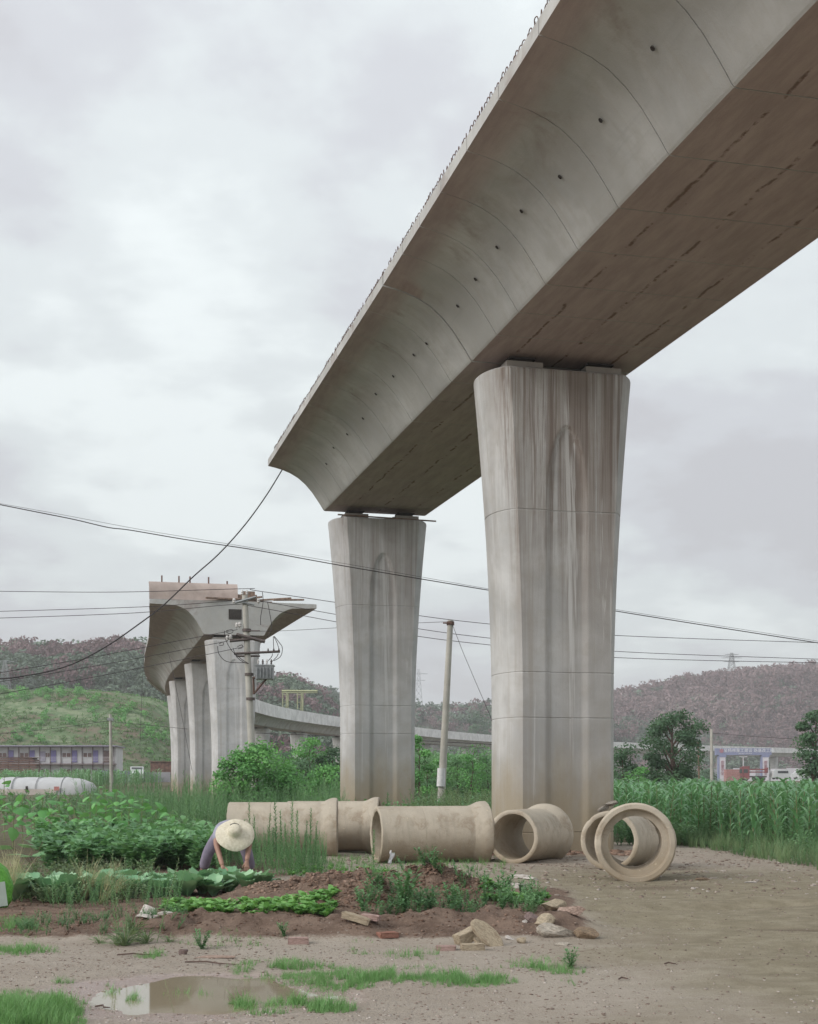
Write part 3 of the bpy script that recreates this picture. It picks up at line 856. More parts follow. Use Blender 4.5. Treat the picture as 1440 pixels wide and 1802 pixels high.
# ------------------------------------------------------------------ poles, wires, buildings
M['para'] = concrete('parapet_concrete', (.78, .77, .775), 'plain')
for o_ in [o for o in COL.objects if o.name.startswith('parapet')]:
    o_.data.materials[0] = M['para']
def cable(name, label, pts, r=.014, cat='cable', group=None, n=5, sub=10, sag=0.0, mat='wire'):
    P = [Vector(p) for p in pts]; out = []
    for i in range(len(P) - 1):
        p0, p1, p2, p3 = P[max(i - 1, 0)], P[i], P[i + 1], P[min(i + 2, len(P) - 1)]
        for k in range(sub):
            t = k / sub
            out.append(.5 * ((2 * p1) + (-p0 + p2) * t + (2 * p0 - 5 * p1 + 4 * p2 - p3) * t * t + (-p0 + 3 * p1 - 3 * p2 + p3) * t ** 3))
    out.append(P[-1])
    o = MB().tube(out, r * .82, n).build(name, M[mat], smooth=True)
    return tag(o, label, cat, group)
def insulator(parent, p, h=.16, r=.05, mat='porcelain'):
    prof = [(.0, 0), (.02, 0), (.02, h * .2), (r, h * .3), (r * .7, h * .42), (r * .55, h * .5), (r * .95, h * .6), (r * .6, h * .75), (r * .5, h), (0, h)]
    return MB().lathe(prof, 10).build('insulator', M[mat], parent, smooth=True, loc=p)

# --- transformer pole
PZ = 60.0
pt_top = W(431, 1048, PZ); pt_bot = Vector((W(449, 1375, PZ).x, PZ, hz(-7, PZ) - .4))
tp = empty('transformer_pole', (pt_bot.x, pt_bot.y, pt_bot.z))
tag(tp, 'concrete power pole carrying a grey transformer box, behind the leafy bush', 'power pole')
def rel(p): return Vector(p) - tp.location
def polep(py):
    f = (py - 1048) / (1375 - 1048)
    return W(431 + 18 * f, py, PZ)
MB().tube([rel(pt_bot), rel(pt_bot.lerp(pt_top, .5)), rel(pt_top)], [.185, .155, .125], 14).build('shaft', M['polecon'], tp, smooth=40)
def arm(py, dx0, dx1, tilt=0.0, th=.075, dy=-.17, mat='darksteel'):
    c = rel(polep(py)) + Vector((0, dy, 0)); s = PZ / F_PX
    return MB().bar(c + Vector((dx0 * s, 0, -tilt * dx0 * s)), c + Vector((dx1 * s, .0, -tilt * dx1 * s)), th).build('crossarm', M[mat], tp)
arm(1057, -17, 20, -.28, .08, mat='steel'); arm(1062, -14, 17, .2, .06, mat='steel')
arm(1122, -18, 32, .25, .11); arm(1126, -30, 16, -.1, .09)
arm(1150, -24, 57, -.05, .08); arm(1154, -22, 20, 0, .06, .17)
arm(1111, 0, 24, 0, .04)
for py in (1109, 1187, 1230):
    c = rel(polep(py)); MB().tube([c - Vector((0, 0, .06)), c + Vector((0, 0, .06))], .20, 14).build('clamp_band', M['darksteel'], tp, smooth=40)
for dx, py in ((-4.5, 1043), (3.5, 1043)):
    p = rel(polep(1048)) + Vector((dx * PZ / F_PX, 0, -.02)); insulator(tp, p, .26, .07)
for (px, py) in ((417, 1103), (422, 1102), (400, 1126), (406, 1124), (455, 1060), (412, 1060)):
    insulator(tp, rel(W(px, py + 3, PZ - .1)), .26, .10)
for px in (472, 482, 491):
    insulator(tp, rel(W(px, 1149, PZ - .17)), .2, .05, 'darksteel')
    cable_pts = [rel(W(px, 1142, PZ - .17)), rel(W(px - 1, 1128, PZ)), rel(W(px - 10 + (px - 472) * .9, 1120, PZ))]
# transformer and its cradle
tb = MB().box((0, 0, 0), (.78, .62, .60)).box((.0, 0, .32), (.86, .70, .05)).mesh('transformer_tank', M['steel'])
tc_ = W(466, 1184, PZ - .05)
tank = new_obj('transformer_tank', tb, tp, rel(tc_))
for k in range(5): MB().box((-.3 + k * .15, -.36, -.02), (.03, .12, .48)).build('cooling_fin', M['steel'], tank)
for k in range(4): insulator(tank, (-.28 + k * .19, -.05 + .1 * (k % 2), .345), .26, .055, 'darksteel' if k % 2 else 'porcelain')
MB().bar(rel(W(444, 1193, PZ - .1)), rel(W(474, 1192, PZ - .1)), .08).bar(rel(W(446, 1193, PZ - .1)), rel(W(447, 1222, PZ - .1)), .07).bar(rel(W(447, 1221, PZ - .1)), rel(W(470, 1193, PZ - .1)), .06).build('cradle', M['rust'], tp)
# jumper loops
def loop(px_pts, r=.016):
    P = [rel(W(px, py, PZ - .3)) for px, py in px_pts]; out = []
    for i in range(len(P) - 1):
        p0, p1, p2, p3 = P[max(i - 1, 0)], P[i], P[i + 1], P[min(i + 2, len(P) - 1)]
        for k in range(6):
            t = k / 6; out.append(.5 * ((2 * p1) + (-p0 + p2) * t + (2 * p0 - 5 * p1 + 4 * p2 - p3) * t * t + (-p0 + 3 * p1 - 3 * p2 + p3) * t ** 3))
    out.append(P[-1])
    MB().tube(out, r, 5).build('jumper_wire', M['wire'], tp, smooth=True)
for lp in ([(383, 1137), (385, 1150), (395, 1162), (410, 1166), (432, 1166)], [(395, 1110), (397, 1125), (408, 1145), (425, 1160), (436, 1167)], [(410, 1140), (416, 1155), (428, 1165), (438, 1168)],
           [(483, 1120), (491, 1130), (497, 1140), (494, 1155), (482, 1163)], [(482, 1120), (488, 1132), (492, 1146)], [(481, 1120), (482, 1145)], [(462, 1042), (463, 1060), (459, 1085), (459, 1100)], [(471, 1060), (474, 1075), (478, 1105), (470, 1122)],
           [(480, 1150), (478, 1156), (472, 1163)], [(490, 1150), (487, 1156), (479, 1164)], [(398, 1110), (408, 1108), (410, 1112), (404, 1115), (398, 1112)], [(386, 1133), (392, 1130), (393, 1135), (386, 1136)], [(418, 1138), (426, 1135), (426, 1140), (419, 1142)]):
    loop(lp)

# --- power lines on that pole
ZW = 60.0
cable('power_line', 'topmost power line crossing the whole view over the left pole top', [W(-40, 1040, 64), W(200, 1042, 62), W(431, 1036, 60), W(448, 1039, 60), W(590, 1060, 60), W(735, 1083, 61), W(860, 1098, 62), W(1080, 1118, 64), W(1470, 1132, 68)], .018, 'power line')
cable('power_line', 'second power line from the top, right of the left pole', [W(-40, 1077, 64), W(250, 1068, 62), W(415, 1057, 60), W(452, 1057, 60), W(590, 1081, 60), W(740, 1107, 61), W(862, 1123, 62), W(1080, 1146, 64), W(1470, 1161, 68)], .018, 'power line')
cable('power_line', 'lowest power line right of the left pole', [W(-40, 1089, 64), W(230, 1079, 62), W(408, 1064, 60), W(450, 1068, 60), W(590, 1094, 60), W(738, 1120, 61), W(862, 1135, 62), W(1080, 1157, 64), W(1470, 1167, 68)], .018, 'power line')
cable('power_line', 'upper of three thin lines dropping left from the transformer pole', [W(418, 1108, 60), W(260, 1138, 58), W(133, 1162, 56), W(-40, 1190, 54)], .016, 'power line')
cable('power_line', 'middle of three thin lines dropping left from the transformer pole', [W(402, 1128, 60), W(240, 1159, 58), W(80, 1187, 56), W(-40, 1206, 54)], .016, 'power line')
cable('power_line', 'lower of three thin lines dropping left from the transformer pole', [W(430, 1138, 60), W(300, 1165, 58), W(120, 1200, 56), W(-40, 1228, 54)], .016, 'power line')
cable('slack_wire', 'slack wire between the transformer pole and the leaning pole', [W(440, 1111, 60), W(500, 1110, 60), W(590, 1105, 57), W(700, 1098, 54), W(790, 1094, 51)], .012, 'wire')
cable('hanging_cable', 'thick sagging cable tied to the cut girder end, dropping left', [W(497, 826, 45.3), W(468, 873, 45), W(430, 925, 44), W(385, 975, 44), W(340, 1015, 43), W(290, 1063, 42.5), W(245, 1098, 42), W(180, 1142, 41), W(110, 1175, 40.5), W(20, 1193, 40), W(-40, 1194, 40)], .026, 'cable')
cable('telephone_cable', 'long black cable crossing in front of the middle pier', [W(-40, 880, 35), W(60, 900, 35), W(130, 914, 35.2), W(190, 928, 35.4), W(230, 933, 35.5), W(330, 950, 35.8), W(450, 968, 36), W(600, 995, 36.4), W(760, 1022, 36.8), W(960, 1055, 37.4), W(1200, 1094, 38), W(1470, 1136, 39)], .016, 'cable')
cable('telephone_cable', 'hair thin wire running just above the long black cable', [W(-40, 879, 35), W(100, 904, 35), W(260, 934, 35.4), W(450, 965, 36), W(700, 1008, 36.6), W(960, 1053, 37.4), W(1470, 1133, 39)], .006, 'cable')
for side, lab, pts in (('l', 'dark line running left from the small grey pole by the building', [W(-40, 1294, 112), W(80, 1284, 111), W(195, 1268, 110)]),
                       ('r', 'dark line running right from the small grey pole to the left viaduct', [W(195, 1270, 110), W(260, 1276, 109), W(330, 1283, 108)]),
                       ('f', 'faint dark line along the far trees between the piers', [W(450, 1290, 75), W(600, 1296, 74), W(730, 1303, 73), W(862, 1310, 73), W(1080, 1322, 75)])):
    cable('low_line', lab, pts, .022, 'power line')
cable('guy_wire', 'slanting stay wire in front of the left viaduct piers', [W(296, 1144, 74), W(318, 1250, 73), W(338, 1356, 72)], .014, 'stay wire')
cable('guy_wire', 'thin upright wire beside the third left viaduct pier', [W(253, 1155, 76), W(249, 1240, 76), W(246, 1325, 76)], .012, 'stay wire')

def pole(label, top, base_xy, r0, r1, cap=None, name='utility_pole', mat='polecon'):
    b = Vector((base_xy[0], base_xy[1], hz(*base_xy) - .3))
    e = empty(name, b)
    tag(e, label, 'pole')
    MB().tube([Vector((0, 0, 0)), (Vector(top) - b) * .5, Vector(top) - b], [r0, (r0 + r1) / 2, r1], 12).build('shaft', M[mat], e, smooth=40)
    return e
t_ = W(793, 1092, 50.5); e = pole('leaning concrete pole between the two big piers, painted white low down', t_, (W(775, 1412, 50).x - .02, 50), .155, .105)
MB().tube([Vector((0, 0, -.18)), Vector((0, 0, -.04))], .145, 12).build('pole_band', M['rust'], e, smooth=40, loc=t_ - e.location)
MB().tube([Vector((-.28, -.05, -.10)), Vector((.05, -.15, -.12))], .03, 6).build('bracket', M['rust'], e, loc=t_ - e.location)
pa = W(777, 1352, 50) - e.location; pb_ = W(775.6, 1384, 50) - e.location
MB().tube([Vector((pb_.x, pb_.y, pb_.z)), Vector((pa.x, pa.y, pa.z))], [.153, .149], 14, False).build('white_paint_band', simple('white_paint', (.72, .71, .72), .6, .12, 5), e, smooth=40)
cable('guy_wire', 'stay wire slanting right from the leaning pole top', [W(796, 1098, 50.4), W(814, 1145, 50.6), W(833, 1190, 51), W(862, 1258, 52), W(925, 1410, 54)], .011, 'stay wire')
MB()
e = pole('small grey pole beside the long prefab building', W(194, 1257, 110), (W(197, 1400, 110).x, 110), .17, .11)
MB().box((0, 0, 0), (.5, .3, .22)).build('bracket', M['steel'], e, loc=W(194.3, 1266, 110) - e.location)
e = pole('pale pole left of the blue gateway', W(1252.5, 1283, 150), (W(1253, 1400, 150).x, 150), .20, .14)
e = pole('thin brown post right of the big dark tree', W(1229, 1303, 78), (W(1232, 1400, 78).x, 78), .055, .045, mat='wood', name='wooden_post')
cable('low_line', 'dark line running right from the pale pole by the gateway', [W(1253, 1290, 150), W(1340, 1297, 150), W(1470, 1304, 150)], .03, 'power line')

# --- long prefab building
BZ = 220.0; s_ = BZ / F_PX
M['pref_white'] = simple('prefab_panel', (.62, .615, .635), .6, .08, .8, .05)
M['pref_blue'] = simple('prefab_door', (.19, .165, .38), .6, .15, 2, .05)
M['pref_dark'] = simple('prefab_frame', (.20, .15, .16), .7, .2, 3)
M['pane'] = simple('window_pane', (.14, .075, .068), .25, .4, 2, .02, spec=.5)
M['pref_roof'] = simple('prefab_roof', (.33, .30, .40), .5, .15, 1)
bx0, bx1 = W(-62, 1343, BZ).x, W(205, 1343, BZ).x
zb = hz(-60, BZ); z1 = W(0, 1344, BZ).z; z2 = W(0, 1315, BZ).z
bl_ = empty('site_building', ((bx0 + bx1) / 2, BZ, zb)); tag(bl_, 'long white two storey prefab building with violet blue doors', 'building')
bo = bl_.location
def B(x, y, z): return Vector((x, y, z)) - bo
MB().box(B((bx0 + bx1) / 2, BZ + 2.8, (zb + z2) / 2), (bx1 - bx0 - .2, 5.2, z2 - zb)).build('wall', M['pref_white'], bl_)
MB().box(B((bx0 + bx1) / 2, BZ + 2.2, z2 + .12), (bx1 - bx0 + .5, 7.2, .16), rx=-.02).build('roof', M['pref_roof'], bl_)
MB().box(B((bx0 + bx1) / 2, BZ - .35, z1 - .08), (bx1 - bx0, 1.3, .16)).build('gallery_floor', M['pref_dark'], bl_)
for fz in (.45, .75, 1.05):
    MB().box(B((bx0 + bx1) / 2, BZ - .95, z1 + fz), (bx1 - bx0, .04, .05)).build('gallery_rail', M['pref_white'], bl_)
posts_px = [-60, -41.5, -23, -4.5, 14, 32.5, 51, 69.5, 88.4, 107, 125.8, 144.4, 163, 181.4, 200]
for q in posts_px:
    MB().box(B(W(q, 0, BZ).x, BZ + .12, (zb + z2) / 2), (.14, .16, z2 - zb)).build('post', M['pref_dark'], bl_)
def rect(nm, x0, x1, y0, y1, mat, proud=.05, sub=None):
    a = W(x0, y1, BZ); c = W(x1, y0, BZ)
    o = MB().box((0, 0, 0), (c.x - a.x, .10, c.z - a.z)).build(nm, M[mat], bl_, loc=B((a.x + c.x) / 2, BZ + .2 - proud, (a.z + c.z) / 2))
    if sub:
        for fx0 in (-.25, .25):
            MB().box((fx0 * (c.x - a.x), -.06, 0), ((c.x - a.x) * .43, .03, (c.z - a.z) * .84)).build('pane', M['pane'], o)
    return o
dy_ = 1230
for k, q in enumerate([-43, -5.5, 14.4, 51.8, 89.3, 126.4, 163.4]):
    if k in (1,): continue
    rect('door', q, q + 9.0, 1320.5, 1341.5, 'pref_blue', .08)
for q in [-23, -4.5 + .5, 34.5, 109, 146]:
    rect('window', q, q + 15.5, 1324.5, 1333.0, 'pref_white', .06, True)
rect('window', 80, 87, 1324.5, 1333.0, 'pref_white', .06, True)
rect('wall_panel', 70.5, 79.5, 1322.5, 1340, 'pref_roof', .09)
rect('doorway', 182.5, 194.5, 1321, 1342, 'pane', .07)
for q in [-40, -3, 34, 71, 109, 126, 146, 164]:
    rect('window', q, q + 14.5, 1353, 1362, 'pref_white', .06, True)

# --- timber stack, hoarding, van
M['ply'] = simple('stacked_ply', (.17, .095, .075), .85, .45, 2.5, .3)
sp = W(0, 1375, 200); st_ = empty('timber_stack', (W(14, 1375, 200).x, 200, hz(-60, 200))); tag(st_, 'stack of brown boards under a sheet before the prefab building', 'timber stack')
z0 = 0.0; zt = W(0, 1334, 200).z - st_.location.z
for k in range(13):
    zz = zt * (k + .5) / 13
    wdt = 9.3 - abs(k - 7) * .10 + random.uniform(-.4, .4)
    MB().box((random.uniform(-.25, .25), random.uniform(-.15, .15), zz), (wdt, 2.6, zt / 13 * .72), ry=random.uniform(-.012, .012)).build('board_layer', M['ply'], st_)
MB().box((0, 0, zt + .12), (9.2, 2.8, .1), ry=.02).build('cover_sheet', M['rust'], st_)
MB()
M['hoard_blue'] = simple('hoarding_blue', (.20, .17, .30), .7, .2, 1.0)
M['hoard_grey'] = simple('hoarding_grey', (.36, .355, .39), .7, .15, 1.0)
hd = empty('site_hoarding', (W(228, 1375, 185).x, 185, hz(-35, 185))); tag(hd, 'violet blue and grey panel fence below the grassy bank', 'fence')
for k, (q0, q1, m_, t0) in enumerate([(168, 186, 'hoard_blue', 1356), (187, 205, 'hoard_blue', 1355), (206, 222, 'hoard_blue', 1357), (223, 233, 'hoard_blue', 1357), (249, 255, 'hoard_blue', 1358), (256, 277, 'hoard_grey', 1359), (278, 300, 'hoard_grey', 1359)]):
    a = W(q0, 1390, 185); c = W(q1, t0, 185)
    MB().box(((a.x + c.x) / 2 - hd.location.x, 0, (c.z - hd.location.z) / 2), (c.x - a.x, .12, c.z - hd.location.z)).build('panel', M[m_], hd)
sh = MB().box((0, 0, .9), (3.0, 2.4, 1.8)).box((0, 0, 1.86), (3.3, 2.7, .1)).build('site_hut', M['ply'], loc=(W(286, 1375, 192).x, 192, W(0, 1361, 192).z - .2))
tag(sh, 'small dark brown hut roof showing above the grey fence panels', 'hut')
M['van_white'] = simple('van_paint', (.62, .63, .64), .35, .05, 1, .0, spec=.5)
M['glass_dark'] = simple('van_glass', (.05, .055, .06), .15, .2, 2, .0, spec=.6)
def vehicle(label, loc, rz, L, Wd, H, body, cabin=True, name='van', cat='van'):
    v = empty(name, loc, rz); tag(v, label, cat)
    pr = [(-L / 2, .35), (-L / 2, H * .62), (-L / 2 + .15, H * .95), (-L / 2 + .5, H), (L / 2 - 1.2, H), (L / 2 - .45, H * .58), (L / 2 - .05, H * .5), (L / 2, .35)]
    V = [(x, y, z) for y in (-Wd / 2, Wd / 2) for (x, z) in pr]; n = len(pr)
    F = [tuple(range(n)), tuple(range(n, 2 * n))[::-1]] + [((k + 1) % n, k, n + k, n + (k + 1) % n) for k in range(n)]
    MB().add(V, F).build('body', M[body], v)
    for sy in (-1, 1):
        MB().box((-.1, sy * (Wd / 2 + .01), H * .76), (L * .5, .03, H * .24)).build('side_window', M['glass_dark'], v)
        for sx in (-.3, .3):
            w_ = MB().lathe([(0, -.1), (.2, -.1), (.32, -.08), (.33, 0), (.32, .08), (.2, .1), (0, .1)], 16).build('wheel', M['rubber'], v, smooth=40, loc=(sx * L, sy * (Wd / 2 - .1), .33), rot=(R(90), 0, 0))
    MB().box((L / 2 - .83, 0, H * .78), (.03, Wd * .84, H * .40), ry=R(-36)).build('windscreen', M['glass_dark'], v)
    return v
vehicle('white van parked in the gap of the violet fence panels', (W(241, 1375, 183).x, 183.0, hz(-35, 183) + .25), R(-78), 4.2, 1.75, 1.9, 'van_white')

# --- polytunnel
TZ = 120.0
M['film'] = simple('tunnel_film', (.50, .50, .51), .45, .08, 1.5, .1)
M['film_low'] = simple('tunnel_skirt', (.55, .49, .45), .7, .15, 2, .1)
tx1 = W(162, 1400, TZ).x; tx0 = W(-70, 1400, TZ).x; zg = hz(-30, TZ) - .05; th = W(0, 1368, TZ).z - zg
pt = empty('polytunnel', ((tx0 + tx1) / 2, TZ + 2, zg)); tag(pt, 'long white plastic film tunnel at the left edge', 'polytunnel')
V = []; F = []; nA = 17
colsx = list(np.linspace(tx0, tx1 - 3.0, 14)) + [tx1 - 3 + 3 * math.sin(a) for a in np.linspace(.12, 1.52, 9)]
for i, xx in enumerate(colsx):
    k = 1.0 if xx <= tx1 - 3 else math.sqrt(max(.02, 1 - ((xx - tx1 + 3) / 3.0) ** 2)) ** .8
    bul = 1.0 + .025 * math.sin(i * 2.4)
    for j in range(nA):
        a = math.pi * j / (nA - 1)
        V.append((xx - pt.location.x, -2.1 * k * math.cos(a) * bul, th * k ** .75 * (math.sin(a) ** .72) * bul))
for i in range(len(colsx) - 1):
    for j in range(nA - 1): F.append((i * nA + j, (i + 1) * nA + j, (i + 1) * nA + j + 1, i * nA + j + 1))
MB().add(V, F).build('film_cover', M['film'], pt, smooth=60)
for xx in (W(20, 0, TZ).x, W(62, 0, TZ).x, W(-25, 0, TZ).x, W(107, 0, TZ).x):
    pts = [(xx - pt.location.x, -2.14 * math.cos(a), 1.012 * th * math.sin(a) ** .72 + .02) for a in np.linspace(0.02, math.pi - .02, 15)]
    MB().tube(pts, .035, 6).build('hoop', M['steel'], pt, smooth=True)
MB().box(((tx0 + tx1 - 3.2) / 2 - pt.location.x, -2.2, .28), (tx1 - tx0 - 3.2, .05, .56)).build('skirt', M['film_low'], pt)
MB().box((W(48.5, 0, TZ).x - pt.location.x, -2.24, .55), (.22, .06, .55)).build('vent_flap', M['hole'], pt)
MB().box((W(101, 0, TZ).x - pt.location.x, -2.24, .62), (.45, .06, .35)).build('patch', simple('pink_patch', (.5, .2, .18), .7), pt)

# --- gateway with sign band
GZt = 280.0
M['gate_blue'] = simple('gate_blue', (.25, .27, .42), .55, .1, .6, .03)
M['gate_white'] = simple('gate_white', (.66, .63, .68), .6, .08, .6, .03)
M['sign_white'] = simple('sign_white', (.80, .80, .84), .6, .03, 1, .0)
M['sign_red'] = simple('sign_red', (.40, .20, .24), .6, .1, 1, .0)
ga = W(1259, 1317, GZt); gb = W(1357, 1329, GZt); zgr = hz(75, GZt)
gt = empty('gateway', ((ga.x + gb.x) / 2, GZt, zgr)); tag(gt, 'blue and white site gateway with a lettered sign band, above the corn', 'gateway')
go = gt.location
MB().box(((0), 0, (ga.z + gb.z) / 2 - go.z), (gb.x - ga.x, 1.2, ga.z - gb.z)).build('sign_band', M['gate_blue'], gt)
for q0, q1 in ((1265.5, 1276), (1341, 1352)):
    a = W(q0, 1331, GZt); c = W(q1, 1331, GZt)
    MB().box(((a.x + c.x) / 2 - go.x, 0, (a.z - go.z) / 2), (c.x - a.x, 1.2, a.z - go.z)).build('column', M['gate_white'], gt)
    MB().box(((a.x + c.x) / 2 - go.x, 0, gb.z - go.z - .2), (c.x - a.x + .3, 1.3, .5)).build('column_head', M['gate_blue'], gt)
    MB().box((a.x - go.x - .12, -.02, (a.z - go.z) / 2), (.22, 1.25, a.z - go.z)).build('column_edge', M['gate_blue'], gt)
def text(body, size, mat, parent, loc, name, space=1.0, vertical=False):
    cu = bpy.data.curves.new(name, 'FONT'); cu.body = '\n'.join(body) if vertical else body; cu.size = size; cu.extrude = .02
    cu.align_x = 'CENTER'; cu.align_y = 'CENTER'; cu.space_character = space; cu.space_line = .95
    tmp = bpy.data.objects.new(name, cu); COL.objects.link(tmp)
    dg = bpy.context.evaluated_depsgraph_get(); dg.update()
    me = bpy.data.meshes.new_from_object(tmp.evaluated_get(dg)); bpy.data.objects.remove(tmp)
    me.materials.clear(); me.materials.append(M[mat])
    return new_obj(name, me, parent, loc, (R(90), 0, 0))
text('红星杨林重工建设 路基改工程', .86, 'sign_white', gt, (.65, -.63, ga.z - go.z - .52), 'lettering', 1.0)
text('杨林建设工程指挥部', .26, 'sign_white', gt, (.3, -.63, gb.z - go.z + .26), 'small_lettering', 1.4)
for cxp in (1270.7, 1346.5):
    text('质量安全', .80, 'sign_red', gt, (W(cxp, 0, GZt).x - go.x, -.63, (W(0, 1331, GZt).z - go.z) * .52), 'column_lettering', vertical=True)
MB().tube([(0, 0, 0), (0, -.06, 0)], .42, 20).build('emblem', M['sign_red'], gt, loc=(W(1269, 0, GZt).x - go.x, -.62, ga.z - go.z - .55))
# compound behind it
fw = empty('white_wall', (W(1360, 1375, 300).x, 300, hz(80, 300))); tag(fw, 'low whitish wall of the compound behind the gateway', 'wall')
for k, (q0, q1, t0) in enumerate([(1258, 1290, 1354), (1291, 1303, 1352), (1304, 1330, 1355), (1331, 1356, 1355), (1357, 1384, 1353), (1385, 1412, 1352), (1413, 1450, 1351)]):
    a = W(q0, 1375, 300); c = W(q1, t0, 300)
    MB().box(((a.x + c.x) / 2 - fw.location.x, 0, (c.z - fw.location.z) / 2), (c.x - a.x, .3, c.z - fw.location.z)).build('panel', M['gate_white'] if k % 3 else M['hoard_grey'], fw)
M['truck_red'] = simple('truck_red', (.24, .075, .08), .5, .2, 1.5)
tk = empty('red_truck', (W(1322, 1375, 262).x, 262, hz(70, 262))); tag(tk, 'dark red truck parked under the gateway', 'truck')
MB().box((-1.25, 0, 1.55), (1.4, 2.2, 2.3)).box((-1.0, 0, 2.75), (1.0, 2.0, .3)).build('cab', M['truck_red'], tk)
MB().box((-2.0, 0, 1.95), (.06, 1.8, .8)).box((-1.3, -1.12, 1.95), (.8, .05, .7)).build('cab_window', M['glass_dark'], tk)
MB().box((1.35, 0, 1.75), (3.3, 2.3, .22)).box((1.35, -1.1, 2.25), (3.3, .08, .25)).box((1.35, 1.1, 2.25), (3.3, .08, .25)).box((3.0, 0, 2.1), (.1, 2.3, 1.0)).build('flatbed', M['truck_red'], tk)
MB().box((.5, 0, .85), (5.0, .9, .3)).build('chassis', M['darksteel'], tk)
for sx in (-1.2, .9, 2.1):
    for sy in (-.95, .95):
        MB().lathe([(0, -.14), (.25, -.14), (.48, -.12), (.5, 0), (.48, .12), (.25, .14), (0, .14)], 16).build('wheel', M['rubber'], tk, smooth=40, loc=(sx, sy, .5), rot=(R(90), 0, 0))
bs = MB()
for k in range(6): bs.box((0, 0, .2 + k * .4), (3.4 - .06 * (k % 2), 2.4, .37))
tag(bs.build('brick_stack', simple('brick_red', (.40, .20, .19), .9, .3, 6), loc=(W(1291, 1375, 275).x, 275, hz(60, 275))), 'pale red brick pile left of the truck under the gateway', 'brick pile')
lp = empty('lamp_post', (W(1308.5, 1375, 270).x, 270, hz(60, 270))); tag(lp, 'white lamp post with two heads seen through the gateway', 'lamp post')
hl = W(0, 1332, 270).z - lp.location.z
MB().tube([(0, 0, 0), (0, 0, hl)], [.11, .08], 8).build('shaft', M['gate_white'], lp)
for sg in (-1, 1): MB().box((sg * .42, 0, hl + .02), (.7, .3, .12), ry=-.15 * sg).build('lamp_head', M['gate_white'], lp)
# parked white cars at the far right
vehicle('white van parked near the right edge beyond the corn', (W(1414, 1375, 255).x, 255, hz(75, 255) + .3), R(170), 4.6, 1.8, 2.0, 'van_white')
vehicle('white van parked left of another one beyond the corn', (W(1376, 1375, 262).x, 262, hz(75, 262) + .3), R(8), 4.3, 1.8, 1.9, 'van_white')

# --- yellow gantry cranes
M['yellow'] = simple('crane_yellow', (.36, .37, .20), .6, .15, 1)
def gantry():
    z = 352.0; gx_ = W(528, 1375, z).x; gzz_ = float(HILL_L[0](np.array([gx_]), np.array([z]))[0])
    e = empty('gantry_crane', (gx_, z, gzz_ - .6)); tag(e, 'yellow gantry crane standing behind the far viaduct', 'gantry crane')
    o = e.location
    def q(px, py, dz=0): return W(px, py, z + dz) - o
    MB().bar(q(496, 1216), q(559, 1216.5), .42).build('beam', M['yellow'], e)
    MB().bar(q(496, 1219, 5), q(559, 1219, 5), .3).build('rear_beam', M['yellow'], e)
    for c in (501.5, 527.5):
        leg = MB()
        g0 = -o.z + hz(-25, z)
        for (t0, b0, dz) in ((c - 4, c - 3, 0), (c + 3.5, c + .8, 0)):
            a = q(t0, 1217, dz); b_ = q(b0, 1262, dz); b_.z = 0
            leg.bar(a, b_, .20)
        leg.bar(q(c - 4, 1223), q(c + 3.5, 1223), .16).bar(q(c - 3.6, 1236), q(c + 2.4, 1236), .12).bar(q(c - 3.4, 1248), q(c + 1.6, 1248), .12)
        leg.build('leg', M['yellow'], e)
        MB().bar(q(c + 6, 1218, 6), q(c + 5, 1262, 6), .3).build('rear_leg', M['yellow'], e)
gantry()

# --- lattice pylons
def pylon(label, base, h, w, arms=((.72, 1.5), (.84, 1.9), (.95, 1.3)), th=.12):
    e = empty('transmission_tower', base); tag(e, label, 'pylon')
    b = MB()
    def cor(f, sx, sy):
        ww = w * (1 - f * .8) / 2
        return Vector((sx * ww, sy * ww, h * f))
    fs = [0, .2, .38, .54, .68, .80, .90, 1.0]
    for sx in (-1, 1):
        for sy in (-1, 1): b.bar(cor(0, sx, sy), cor(1, sx, sy), th)
    for i in range(len(fs) - 1):
        for (s1, s2) in (((-1, -1), (1, -1)), ((1, -1), (1, 1)), ((1, 1), (-1, 1)), ((-1, 1), (-1, -1))):
            b.bar(cor(fs[i], *s1), cor(fs[i + 1], *s2), th * .6); b.bar(cor(fs[i], *s2), cor(fs[i + 1], *s1), th * .6)
            b.bar(cor(fs[i + 1], *s1), cor(fs[i + 1], *s2), th * .5)
    b.build('lattice', M['steel'], e)
    for f, aw in arms:
        a = MB(); 
        for sg in (-1, 1):
            a.bar(Vector((0, 0, h * f + .35)), Vector((sg * aw * w * .5, 0, h * f)), th * .8).bar(Vector((0, 0, h * f - .1)), Vector((sg * aw * w * .5, 0, h * f)), th * .8)
        a.build('arm', M['steel'], e)
hx = W(1288, 0, 800).x
pylon('lattice pylon on the ridge of the brown hill', (hx, 800, float(HILL_R[0](np.array([hx]), np.array([790.]))[0]) - 1), W(0, 1149, 800).z - float(HILL_R[0](np.array([hx]), np.array([790.]))[0]) + 1, 6.5, th=.22)
hx = W(9, 0, 318).x; z_ = float(BANK[0](np.array([hx]), np.array([310.]))[0])
pylon('grey lattice pylon on the grassy bank at the left edge', (hx, 318, W(0, 1222, 318).z), (1222 - 1163) * 318 / F_PX, 2.6, ((.7, 1.2), (.97, 1.9)), .09)
hx = W(737, 0, 670).x; z_ = float(HILL_M[0](np.array([hx]), np.array([670.]))[0])
pylon('faint pylon on the low hill right of the middle pier', (hx, 670, z_ - .5), W(0, 1178, 670).z - z_ + .5, 4.6, ((.75, 1.4), (.9, 2.0)), .10)
